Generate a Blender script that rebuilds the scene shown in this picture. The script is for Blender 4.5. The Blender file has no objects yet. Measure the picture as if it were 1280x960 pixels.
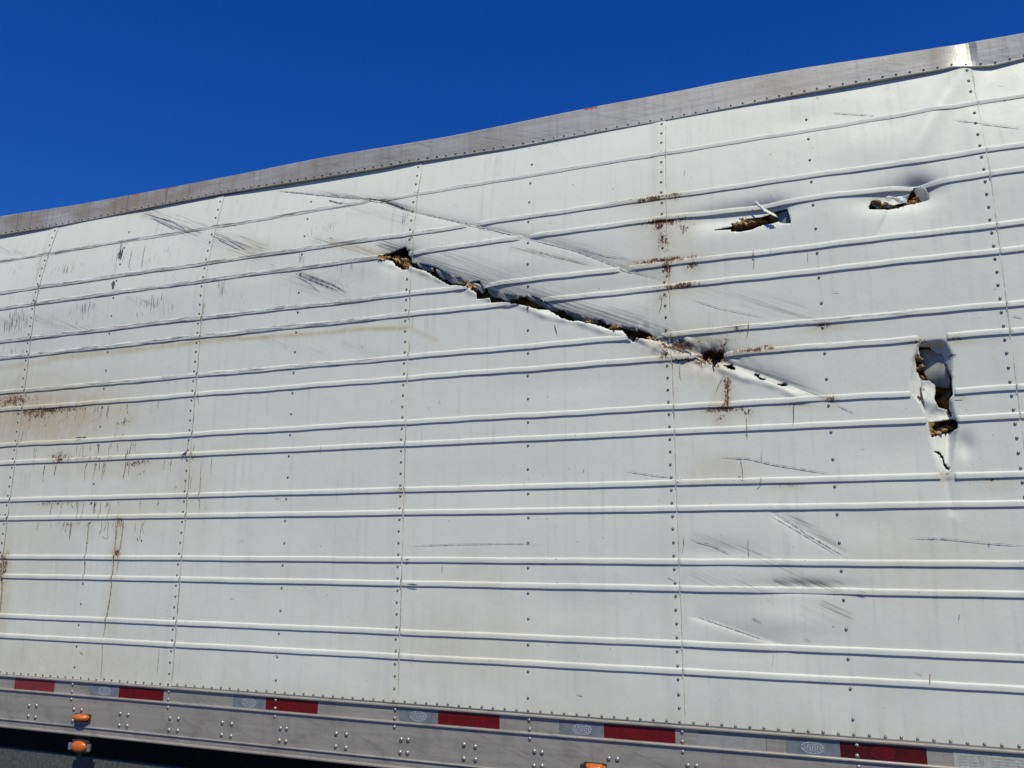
import bpy, bmesh, math, random
import numpy as np
from mathutils import Matrix, Vector

random.seed(7)
rng = np.random.default_rng(7)
SC = bpy.context.scene
COL = SC.collection

# ------------------------------------------------------------------ camera
cam_data = bpy.data.cameras.new("camera")
cam = bpy.data.objects.new("camera", cam_data)
COL.objects.link(cam)
SC.camera = cam
cam_data.sensor_width = 36.0
cam_data.lens = 28.605
cam_data.clip_start = 0.05
cam_data.clip_end = 4000
R_ = np.array([0.93807987, 0.34640412, 0.00321662])
D_ = np.array([-0.06684798, 0.19012293, -0.97948181])
F_ = np.array([-0.33990808, 0.91861714, 0.20150691])
Z0 = 1.65                                   # height of the lowest rib above the ground
CAM = np.array([4.19596, -3.29905, 0.46458 + Z0])
cam.matrix_world = Matrix(((R_[0], -D_[0], -F_[0], CAM[0]), (R_[1], -D_[1], -F_[1], CAM[1]),
                           (R_[2], -D_[2], -F_[2], CAM[2]), (0, 0, 0, 1)))

# ------------------------------------------------------------------ light
SUN = np.array([0.50, -1.0, 1.6]); SUN = SUN / np.linalg.norm(SUN)
el = math.asin(SUN[2]); az = math.atan2(SUN[0], SUN[1])
world = bpy.data.worlds.new("World"); SC.world = world; world.use_nodes = True
wn = world.node_tree; wn.nodes.clear()
sky = wn.nodes.new("ShaderNodeTexSky"); sky.sky_type = 'NISHITA'; sky.sun_disc = False
sky.sun_elevation = el; sky.sun_rotation = az
sky.altitude = 0; sky.air_density = 1.4; sky.dust_density = 0.0; sky.ozone_density = 10.0
tint = wn.nodes.new("ShaderNodeMix"); tint.data_type = 'RGBA'; tint.blend_type = 'MULTIPLY'; tint.inputs[0].default_value = 1.0
tint.inputs[7].default_value = (0.46, 0.655, 1.20, 1.0)
hsv = wn.nodes.new("ShaderNodeHueSaturation"); hsv.inputs['Saturation'].default_value = 1.24
hsv.inputs['Value'].default_value = 0.9
bg = wn.nodes.new("ShaderNodeBackground"); bg.inputs[1].default_value = 0.085
wo = wn.nodes.new("ShaderNodeOutputWorld")
wn.links.new(sky.outputs[0], hsv.inputs['Color']); wn.links.new(hsv.outputs[0], tint.inputs[6]); wn.links.new(tint.outputs[2], bg.inputs[0]); wn.links.new(bg.outputs[0], wo.inputs[0])
sl = bpy.data.lights.new("sun", 'SUN'); sl.energy = 4.2; sl.angle = math.radians(0.53); sl.color = (1.0, 0.95, 0.78)
so = bpy.data.objects.new("sun", sl); COL.objects.link(so)
so.rotation_euler = Vector(SUN).to_track_quat('Z', 'Y').to_euler(); so.location = (0, -10, 20)
SC.view_settings.view_transform = 'Standard'; SC.view_settings.look = 'None'
SC.view_settings.exposure = 0.0; SC.view_settings.gamma = 1.0

# ------------------------------------------------------------------ surveyed data (metres on the wall: u along, v up)
HOLES = [[(2.2633, 1.876), (2.2983, 1.8799), (2.3502, 1.8899), (2.4141, 1.9067), (2.4285, 1.8879), (2.4487, 1.8436), (2.4506, 1.8065), (2.4472, 1.7828), (2.4127, 1.7869), (2.3729, 1.8121), (2.3493, 1.8439), (2.3003, 1.8544)], [(2.4499, 1.8229), (2.5187, 1.8062), (2.5908, 1.7774), (2.6246, 1.7535), (2.6664, 1.7249), (2.7156, 1.7113), (2.7362, 1.6894), (2.7765, 1.6887), (2.8125, 1.6845), (2.8249, 1.6523), (2.8645, 1.6402), (2.9156, 1.6155), (2.9738, 1.5978), (3.0313, 1.584), (3.0503, 1.5895), (3.0956, 1.5734), (3.1367, 1.5504), (3.1699, 1.5175), (3.2102, 1.506), (3.2538, 1.487), (3.3005, 1.4679), (3.3361, 1.4535), (3.3786, 1.4458), (3.4029, 1.4256), (3.4654, 1.409), (3.4962, 1.3991), (3.5168, 1.3971), (3.5607, 1.379), (3.5907, 1.3624), (3.63, 1.3312), (3.6165, 1.3289), (3.5899, 1.3381), (3.536, 1.3464), (3.5253, 1.3299), (3.4984, 1.3497), (3.4752, 1.3869), (3.4302, 1.3911), (3.3885, 1.4092), (3.3605, 1.4225), (3.3073, 1.4384), (3.2787, 1.4483), (3.2533, 1.4472), (3.2062, 1.4663), (3.1734, 1.4914), (3.1439, 1.5128), (3.0954, 1.5177), (3.0578, 1.5327), (3.0123, 1.5486), (2.974, 1.5563), (2.9276, 1.5687), (2.873, 1.5707), (2.8689, 1.5939), (2.8334, 1.5939), (2.8017, 1.5973), (2.8014, 1.6203), (2.769, 1.6508), (2.7285, 1.667), (2.6959, 1.6746), (2.6632, 1.6783), (2.6341, 1.6972), (2.5921, 1.7257), (2.5282, 1.769), (2.4855, 1.7822), (2.4508, 1.8025)], [(3.8043, 1.2618), (3.8369, 1.2759), (3.8522, 1.2612), (3.8683, 1.2666), (3.8899, 1.2548), (3.8826, 1.2354), (3.8598, 1.2206), (3.8458, 1.1917), (3.8407, 1.2187), (3.8157, 1.2307), (3.8002, 1.242)], [(3.8757, 1.2052), (3.9111, 1.2066), (3.9246, 1.1957), (3.937, 1.1791), (3.9178, 1.183), (3.8987, 1.1927)], [(3.9979, 1.1632), (4.0152, 1.1578), (4.0273, 1.1424), (4.0502, 1.1318), (4.0305, 1.1308), (4.0173, 1.1398)], [(4.0822, 1.1111), (4.1123, 1.1147), (4.1252, 1.1066), (4.1077, 1.1006)], [(3.8542, 1.7879), (3.9401, 1.7936), (3.9732, 1.811), (4.0019, 1.8247), (4.0656, 1.826), (4.0815, 1.8281), (4.1254, 1.8411), (4.1681, 1.8399), (4.1759, 1.8035), (4.1801, 1.7717), (4.1449, 1.7767), (4.134, 1.7879), (4.1064, 1.7822), (4.0671, 1.7817), (4.0268, 1.7673), (3.9788, 1.7635), (3.9405, 1.7705), (3.9434, 1.7798)], [(4.4719, 1.7921), (4.4754, 1.8085), (4.4841, 1.8277), (4.504, 1.8314), (4.5139, 1.8213), (4.5308, 1.8085), (4.5623, 1.8011), (4.5984, 1.8081), (4.618, 1.8304), (4.6307, 1.854), (4.6463, 1.8704), (4.677, 1.8618), (4.6884, 1.836), (4.6902, 1.8039), (4.6608, 1.801), (4.6114, 1.7961), (4.5752, 1.785), (4.5394, 1.782)], [(4.5848, 1.1869), (4.5967, 1.1921), (4.6044, 1.1799), (4.6104, 1.1565), (4.616, 1.1294), (4.6254, 1.0998), (4.6424, 1.082), (4.6946, 1.0634), (4.6955, 1.032), (4.6822, 1.0157), (4.6817, 0.9824), (4.6881, 0.9539), (4.6819, 0.9572), (4.6739, 0.9828), (4.6581, 0.9882), (4.6434, 0.992), (4.6369, 1.0223), (4.6449, 1.0518), (4.633, 1.0736), (4.6166, 1.0914), (4.5957, 1.1042), (4.587, 1.1353), (4.5854, 1.1623)], [(4.6077, 0.933), (4.6471, 0.9399), (4.6867, 0.9452), (4.7006, 0.9356), (4.7006, 0.9077), (4.6724, 0.8974), (4.6425, 0.89), (4.6133, 0.8781), (4.6077, 0.9034)], [(4.6074, 0.8277), (4.6218, 0.8279), (4.6369, 0.8222), (4.6453, 0.8008), (4.6465, 0.779), (4.6585, 0.7627), (4.6541, 0.7571), (4.6414, 0.7734), (4.6404, 0.7973), (4.6312, 0.8173), (4.6168, 0.8237)], [(4.5994, 1.2227), (4.6363, 1.221), (4.6797, 1.1853), (4.6844, 1.1507), (4.6974, 1.0932), (4.6947, 1.0649), (4.6435, 1.0804), (4.6252, 1.0983), (4.616, 1.1294), (4.6104, 1.1565), (4.6028, 1.1839)]]
UPLIP = [(2.4499, 1.8229), (2.5912, 1.7615), (2.7362, 1.6933), (2.8208, 1.6566), (2.9156, 1.6155), (3.0503, 1.5857), (3.1698, 1.5138), (3.3005, 1.4643), (3.4029, 1.4256), (3.5167, 1.3936), (3.6234, 1.3352)]
LOLIP = [(2.4508, 1.8025), (2.5281, 1.773), (2.6339, 1.7051), (2.7163, 1.6723), (2.8055, 1.6084), (2.8769, 1.5779), (2.974, 1.5563), (3.0578, 1.5327), (3.1734, 1.4914), (3.2533, 1.4472), (3.3884, 1.4056), (3.4752, 1.3869), (3.5256, 1.3438), (3.6164, 1.3254)]
RIP = [(3.6234, 1.3352), (3.8353, 1.2392)]
SLOTL = [(4.6043, 1.2392), (4.5713, 1.171), (4.5593, 1.0954), (4.5629, 1.0435), (4.5887, 1.0027), (4.6046, 0.9421), (4.6071, 0.8828), (4.6105, 0.8327), (4.6226, 0.7653), (4.6418, 0.7215)]
SLOTR = [(4.6893, 1.2318), (4.7103, 1.1752), (4.6967, 1.0858), (4.6951, 1.041), (4.6897, 1.0116), (4.6965, 0.9461), (4.7003, 0.9048), (4.6913, 0.8644), (4.6742, 0.7925), (4.6572, 0.7211)]
GASH = [(2.2618, 1.8932), (2.4501, 1.8188), (2.5911, 1.7654), (2.7159, 1.6957), (2.8169, 1.6493), (3.0122, 1.5748), (3.1992, 1.4962), (3.3784, 1.4351), (3.5164, 1.3831), (3.6496, 1.3191), (3.8416, 1.2387), (4.0242, 1.1556), (4.141, 1.0991), (4.2878, 1.033)]
CREASE = [(1.5831, 2.3653), (1.8508, 2.2927), (2.1279, 2.2158), (2.2717, 2.1774), (2.425, 2.0973), (2.8086, 1.9559), (3.0496, 1.8643), (3.2757, 1.7724), (3.489, 1.6608), (3.6588, 1.587), (3.7887, 1.5058)]
FOLD = [(4.873, 2.3721), (4.8024, 2.266), (4.7329, 2.1593), (4.6459, 2.0111), (4.5677, 1.847)]
DENT = [(4.6048, 1.2454), (4.6313, 1.151), (4.6455, 1.0442), (4.6582, 0.9541), (4.6577, 0.8366), (4.652, 0.7212)]
DENTS = [(3.9502, 1.8369, 0.178, 0.05, 0.022), (4.0942, 1.8441, 0.079, 0.043, 0.018), (4.5716, 1.8259, 0.127, 0.047, 0.022), (4.6528, 1.8504, 0.056, 0.047, 0.03), (2.3966, 1.8503, 0.096, 0.058, 0.018), (3.8354, 1.2425, 0.07, 0.04, 0.02), (4.1498, 0.3408, 0.14, 0.023, 0.01), (3.8369, 0.4649, 0.135, 0.042, 0.006), (4.0717, 0.2182, 0.169, 0.046, -0.005), (4.3725, 0.5674, 0.108, 0.064, 0.005), (3.9075, 0.0974, 0.174, 0.04, 0.005), (4.4893, 0.8434, 0.161, 0.089, 0.005), (4.4775, 2.0814, 0.119, 0.094, -0.006), (4.2747, 2.2433, 0.223, 0.065, 0.005), (3.4163, 1.5642, 0.212, 0.05, 0.006), (2.9733, 1.7462, 0.234, 0.054, -0.004), (2.1362, 1.7666, 0.273, 0.074, 0.005), (1.6876, 1.9973, 0.253, 0.066, -0.004), (3.1962, 1.1732, 0.324, 0.07, 0.004), (2.8275, 0.7698, 0.377, 0.087, 0.0035), (1.7229, 0.4208, 0.362, 0.093, -0.0035), (3.2556, 0.2402, 0.303, 0.069, 0.0035), (4.5183, 1.8725, 0.172, 0.138, 0.008), (4.7152, 0.8459, 0.028, 0.043, 0.012)]
CR2 = [(3.6987, 0.2277), (3.8242, 0.1959), (3.9962, 0.1412), (4.1066, 0.106)]
CR3 = [(4.6454, 0.7329), (4.6518, 0.6641), (4.6515, 0.5792)]
CR4 = [(4.0235, 0.6157), (4.1626, 0.5336), (4.309, 0.4463)]
RUST = [(-0.1021, 1.3001, 0.285, 0.043, 0.8), (0.2174, 1.2262, 0.362, 0.023, 0.95), (0.1313, 1.1992, 0.183, 0.046, 0.7), (0.348, 0.9577, 0.093, 0.04, 0.8), (0.8955, 0.9086, 0.107, 0.021, 0.8), (0.2297, 1.1489, 0.479, 0.114, 0.35), (0.7752, 1.1342, 0.066, 0.044, 0.6), (0.9021, 0.8543, 0.064, 0.033, 0.5), (0.7466, 1.0583, 0.044, 0.035, 0.5), (0.3571, 0.7111, 0.23, 0.017, 0.7), (0.8174, 0.5967, 0.043, 0.057, 0.7), (0.8145, 0.455, 0.042, 0.032, 0.9), (0.6108, 0.5984, 0.033, 0.033, 0.6), (0.0231, 0.3841, 0.054, 0.095, 0.85), (0.8118, 0.4349, 0.053, 0.016, 0.6), (-0.0138, 0.6254, 0.036, 0.027, 0.6), (0.5503, 0.9461, 0.283, 0.017, 0.6), (0.4598, 0.5997, 0.169, 0.017, 0.5), (1.2459, 0.9293, 0.071, 0.016, 0.6), (1.3484, 0.6511, 0.039, 0.079, 0.35), (3.6419, 1.9682, 0.133, 0.016, 0.95), (3.6867, 1.9531, 0.076, 0.015, 0.6), (3.6676, 1.8529, 0.124, 0.019, 1.0), (3.6397, 1.8346, 0.028, 0.022, 1.0), (3.7512, 1.8113, 0.047, 0.032, 0.7), (3.665, 1.7689, 0.041, 0.079, 0.7), (3.662, 1.6792, 0.169, 0.018, 0.95), (3.6708, 1.6424, 0.027, 0.05, 0.9), (3.718, 1.5555, 0.107, 0.017, 0.95), (3.6498, 1.5209, 0.047, 0.028, 0.7), (3.7811, 1.6396, 0.046, 0.018, 0.9), (3.7149, 1.2998, 0.111, 0.041, 0.8), (3.6665, 1.3279, 0.066, 0.027, 0.8), (3.8418, 1.242, 0.095, 0.047, 1.0), (3.9993, 1.259, 0.154, 0.016, 0.8), (3.9417, 1.3472, 0.044, 0.027, 0.6), (3.8608, 1.3108, 0.127, 0.033, 0.5), (3.6476, 1.261, 0.026, 0.024, 0.9), (3.7289, 1.2376, 0.071, 0.013, 0.9), (3.8916, 1.2914, 0.032, 0.033, 0.7), (3.8962, 1.1254, 0.022, 0.052, 0.9), (3.893, 1.0603, 0.019, 0.045, 0.8), (3.8787, 1.0222, 0.124, 0.016, 0.9), (3.8616, 0.9907, 0.031, 0.019, 0.8), (3.9704, 1.0073, 0.03, 0.019, 0.7), (4.1365, 1.0264, 0.073, 0.009, 0.8), (4.2769, 1.0399, 0.028, 0.016, 0.8), (4.2684, 1.3331, 0.041, 0.013, 0.9), (4.6043, 1.2392, 0.048, 0.012, 0.8), (4.7111, 1.2391, 0.052, 0.012, 0.6), (4.2823, 1.0365, 0.028, 0.019, 0.6), (2.4485, 0.7367, 0.024, 0.018, 0.8), (4.1024, 0.7145, 0.072, 0.012, 0.6), (3.865, 0.7359, 0.153, 0.009, 0.4), (4.7882, 0.7176, 0.124, 0.008, 0.6), (4.6388, 0.7446, 0.026, 0.014, 0.6), (4.7853, 0.6895, 0.074, 0.011, 0.35), (3.6738, 1.5358, 0.033, 0.315, 0.3), (3.6695, 1.9559, 0.035, 0.232, 0.3), (-0.1167, 1.0291, 0.377, 0.558, 0.2), (4.7292, 1.018, 0.026, 0.012, 0.5), (3.7745, 1.167, 0.064, 0.027, 0.3)]
TAN = [(0.1618, 1.1976, 0.669, 0.185, 0.85), (-0.0396, 1.3009, 0.378, 0.066, 0.9), (0.0073, 1.3908, 0.376, 0.095, 0.4), (0.6697, 0.8908, 0.497, 0.06, 0.4), (0.4851, 1.0048, 0.687, 0.088, 0.3), (0.8628, 0.6575, 0.318, 0.124, 0.3), (0.2244, 0.4531, 0.291, 0.256, 0.25), (3.8522, 0.7898, 0.122, 0.063, 0.4), (3.665, 1.7689, 0.137, 0.216, 0.25), (4.3025, 1.3202, 0.115, 0.019, 0.5), (0.8194, 0.1773, 0.063, 0.235, 0.25), (3.7478, 1.3038, 0.195, 0.085, 0.5), (0.0583, 0.2201, 0.071, 0.379, 0.5), (0.4298, -0.1117, 0.767, 0.118, 0.35), (2.7996, 0.0657, 0.437, 0.193, 0.2), (4.5337, 0.4391, 0.308, 0.168, 0.2), (3.8806, 1.0611, 0.056, 0.13, 0.4), (1.237, 0.7721, 0.15, 0.242, 0.25), (2.7954, 0.3608, 0.223, 0.1, 0.2), (1.5384, 0.9624, 0.193, 0.056, 0.25), (0.6721, 2.3772, 0.126, 0.049, 0.3), (1.4842, 2.0159, 0.21, 0.058, 0.35), (3.6493, 1.3123, 0.133, 0.048, 0.4), (4.7361, 1.2247, 0.13, 0.015, 0.4), (-0.1021, 1.2657, 0.342, 0.095, 0.34), (0.2174, 1.2078, 0.434, 0.051, 0.4), (0.1313, 1.1624, 0.22, 0.101, 0.29), (0.348, 0.9257, 0.112, 0.088, 0.34), (0.8955, 0.8918, 0.128, 0.046, 0.34), (0.2297, 1.0577, 0.575, 0.251, 0.15), (0.7752, 1.099, 0.079, 0.097, 0.25), (0.9021, 0.8279, 0.077, 0.073, 0.21), (0.7466, 1.0303, 0.053, 0.077, 0.21), (0.3571, 0.6975, 0.276, 0.037, 0.29), (0.8174, 0.5511, 0.052, 0.125, 0.29), (0.8145, 0.4294, 0.05, 0.07, 0.38), (0.6108, 0.572, 0.04, 0.073, 0.25), (0.0231, 0.3081, 0.065, 0.209, 0.36), (0.8118, 0.4221, 0.064, 0.035, 0.25), (-0.0138, 0.6038, 0.043, 0.059, 0.25), (0.5503, 0.9325, 0.34, 0.037, 0.25), (0.4598, 0.5861, 0.203, 0.037, 0.21), (1.2459, 0.9165, 0.085, 0.035, 0.25), (1.3484, 0.5879, 0.047, 0.174, 0.15), (3.6419, 1.9554, 0.16, 0.035, 0.4), (3.6867, 1.9411, 0.091, 0.033, 0.25), (3.6676, 1.8377, 0.149, 0.042, 0.42), (3.6397, 1.817, 0.034, 0.048, 0.42), (3.7512, 1.7857, 0.056, 0.07, 0.29), (3.665, 1.7057, 0.049, 0.174, 0.29), (3.662, 1.6648, 0.203, 0.04, 0.4), (3.6708, 1.6024, 0.032, 0.11, 0.38), (3.718, 1.5419, 0.128, 0.037, 0.4), (3.6498, 1.4985, 0.056, 0.062, 0.29), (3.7811, 1.6252, 0.055, 0.04, 0.38), (3.7149, 1.267, 0.133, 0.09, 0.34), (3.6665, 1.3063, 0.079, 0.059, 0.34), (3.8418, 1.2044, 0.114, 0.103, 0.42), (3.9993, 1.2462, 0.185, 0.035, 0.34), (3.9417, 1.3256, 0.053, 0.059, 0.25), (3.8608, 1.2844, 0.152, 0.073, 0.21), (3.6476, 1.2418, 0.031, 0.053, 0.38), (3.7289, 1.2272, 0.085, 0.029, 0.38), (3.8916, 1.265, 0.038, 0.073, 0.29), (3.8962, 1.0838, 0.026, 0.114, 0.38), (3.893, 1.0243, 0.023, 0.099, 0.34), (3.8787, 1.0094, 0.149, 0.035, 0.38), (3.8616, 0.9755, 0.037, 0.042, 0.34), (3.9704, 0.9921, 0.036, 0.042, 0.29), (4.1365, 1.0192, 0.088, 0.02, 0.34), (4.2769, 1.0271, 0.034, 0.035, 0.34), (4.2684, 1.3227, 0.049, 0.029, 0.38), (4.6043, 1.2296, 0.058, 0.026, 0.34), (4.7111, 1.2295, 0.062, 0.026, 0.25), (4.2823, 1.0213, 0.034, 0.042, 0.25), (2.4485, 0.7223, 0.029, 0.04, 0.34), (4.1024, 0.7049, 0.086, 0.026, 0.25), (3.865, 0.7287, 0.184, 0.02, 0.17), (4.7882, 0.7112, 0.149, 0.018, 0.25), (4.6388, 0.7334, 0.031, 0.031, 0.25), (4.7853, 0.6807, 0.089, 0.024, 0.15), (3.6738, 1.2838, 0.04, 0.693, 0.13), (3.6695, 1.7703, 0.042, 0.51, 0.13), (-0.1167, 0.5827, 0.452, 1.228, 0.08), (4.7292, 1.0084, 0.031, 0.026, 0.21), (3.7745, 1.1454, 0.077, 0.059, 0.13)]
SCUFF = [(0.7076, 2.3604, 1.1043, 2.1774, 0.04, 1.0), (0.8286, 2.346, 1.1538, 2.1952, 0.023, 0.6), (1.2523, 2.1256, 1.5654, 1.9863, 0.04, 1.0), (1.415, 2.1019, 1.6098, 2.0173, 0.02, 0.5), (1.0259, 2.1638, 1.4317, 2.0231, 0.026, 0.35), (1.7568, 1.8538, 2.0937, 1.7138, 0.025, 0.8), (1.6557, 1.8839, 2.0498, 1.6857, 0.034, 0.45), (1.9026, 2.013, 2.3079, 1.8702, 0.027, 0.5), (2.2927, 1.9405, 2.5904, 1.7933, 0.033, 0.9), (2.4838, 1.8268, 2.8162, 1.7073, 0.032, 0.9), (2.7762, 1.712, 3.1255, 1.559, 0.034, 1.0), (3.0881, 1.5816, 3.4141, 1.4566, 0.029, 0.9), (3.3792, 1.478, 3.6511, 1.3638, 0.028, 0.7), (2.6523, 1.8055, 3.0503, 1.6232, 0.054, 0.5), (2.9737, 1.6508, 3.5518, 1.4254, 0.051, 0.4), (2.8091, 1.9475, 3.0497, 1.8603, 0.012, 0.8), (3.0497, 1.8603, 3.5239, 1.6602, 0.011, 0.6), (2.9729, 1.8234, 3.3475, 1.7001, 0.011, 0.7), (3.2758, 1.7836, 3.559, 1.674, 0.015, 0.5), (3.8727, 1.2262, 4.17, 1.0908, 0.023, 0.6), (3.9645, 1.1861, 4.2544, 1.0476, 0.013, 0.8), (3.8227, 1.5368, 4.1907, 1.4127, 0.027, 0.3), (3.9793, 1.4682, 4.2753, 1.3487, 0.026, 0.35), (3.2019, 1.8315, 3.6263, 1.6299, 0.029, 0.3), (1.8762, 2.2883, 2.2703, 2.187, 0.015, 0.7), (2.2703, 2.187, 2.4395, 2.086, 0.023, 0.9), (2.0907, 2.1602, 2.4662, 2.0418, 0.037, 0.3), (4.0374, 0.3564, 4.2552, 0.3455, 0.017, 0.9), (4.2007, 0.2731, 4.28, 0.2386, 0.017, 0.7), (3.7475, 0.5199, 3.9853, 0.4594, 0.018, 0.5), (3.8383, 0.4953, 4.0132, 0.4357, 0.024, 0.3), (4.0963, 0.6147, 4.2832, 0.4663, 0.012, 0.6), (3.9563, 0.4653, 4.1504, 0.3495, 0.029, 0.3), (3.7414, 0.3731, 4.0072, 0.3325, 0.03, 0.3), (-0.2498, 1.7701, -0.0594, 1.7858, 0.03, 0.3), (0.0368, 1.7764, 0.4472, 1.6712, 0.024, 0.5), (2.1076, 1.4451, 2.4995, 1.3156, 0.023, 0.2), (-0.4299, 2.2828, -0.1244, 2.1956, 0.019, 0.5), (0.7139, 1.8295, 0.8893, 1.7742, 0.014, 0.4), (1.6388, 1.5064, 1.9739, 1.4163, 0.033, 0.2), (4.1443, 0.2574, 4.2654, 0.2241, 0.028, 0.25)]
TANSEG = [(-0.2013, 1.5001, 0.1725, 1.5091, 0.024, 0.5), (0.1695, 1.5279, 0.8086, 1.5259, 0.019, 0.7), (0.8086, 1.5259, 1.4896, 1.5322, 0.015, 0.8), (1.4903, 1.5237, 2.1043, 1.5095, 0.012, 0.8), (2.1038, 1.5176, 2.4438, 1.4939, 0.012, 0.9), (2.4092, 1.5167, 2.5994, 1.4218, 0.012, 0.4), (2.0008, 1.9856, 2.3072, 1.8787, 0.018, 0.6), (2.3986, 1.8171, 2.6544, 1.7067, 0.012, 0.3)]
TICK = [(-0.1331, 1.7687, 0.143, 0.09, 1.0), (-0.1253, 1.6136, 0.129, 0.049, 0.6), (-0.1603, 1.9358, 0.134, 0.054, 0.3), (0.3982, 1.8067, 0.133, 0.048, 0.8), (0.3777, 1.743, 0.133, 0.038, 0.6), (-0.0232, 2.1014, 0.054, 0.117, 0.8), (0.0051, 1.9173, 0.039, 0.074, 0.8), (-0.0063, 1.771, 0.038, 0.069, 0.6), (-0.0376, 1.5824, 0.032, 0.059, 0.6), (-0.2283, 2.1279, 0.07, 0.085, 0.4), (0.175, 2.0759, 0.156, 0.051, 0.6), (0.6511, 2.0902, 0.152, 0.076, 0.45), (0.8072, 2.0443, 0.176, 0.073, 0.5), (0.9141, 2.0646, 0.058, 0.052, 0.5), (0.8882, 1.7833, 0.134, 0.055, 0.9), (0.9765, 1.7291, 0.088, 0.045, 0.7), (0.8678, 1.7221, 0.156, 0.037, 0.6), (1.3534, 1.8132, 0.047, 0.054, 0.9), (1.572, 2.0838, 0.031, 0.04, 0.5), (1.9643, 2.0727, 0.068, 0.038, 0.5), (2.0618, 1.8593, 0.047, 0.043, 0.7), (2.132, 1.8377, 0.037, 0.034, 0.8), (1.8187, 1.9343, 0.02, 0.045, 0.9), (2.3996, 2.052, 0.027, 0.054, 0.9), (2.3824, 2.0104, 0.054, 0.053, 0.4), (2.2745, 2.0939, 0.028, 0.037, 0.6), (2.1664, 2.1201, 0.019, 0.038, 0.5), (1.8706, 2.0635, 0.069, 0.038, 0.4), (1.4741, 1.713, 0.101, 0.07, 0.3), (0.587, 2.1091, 0.037, 0.11, 0.95), (0.617, 1.5736, 0.029, 0.037, 0.6), (2.0453, 1.7688, 0.055, 0.021, 0.7), (2.433, 1.9381, 0.018, 0.052, 0.7), (-0.0356, 2.2935, 0.139, 0.089, 0.2)]
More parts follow.
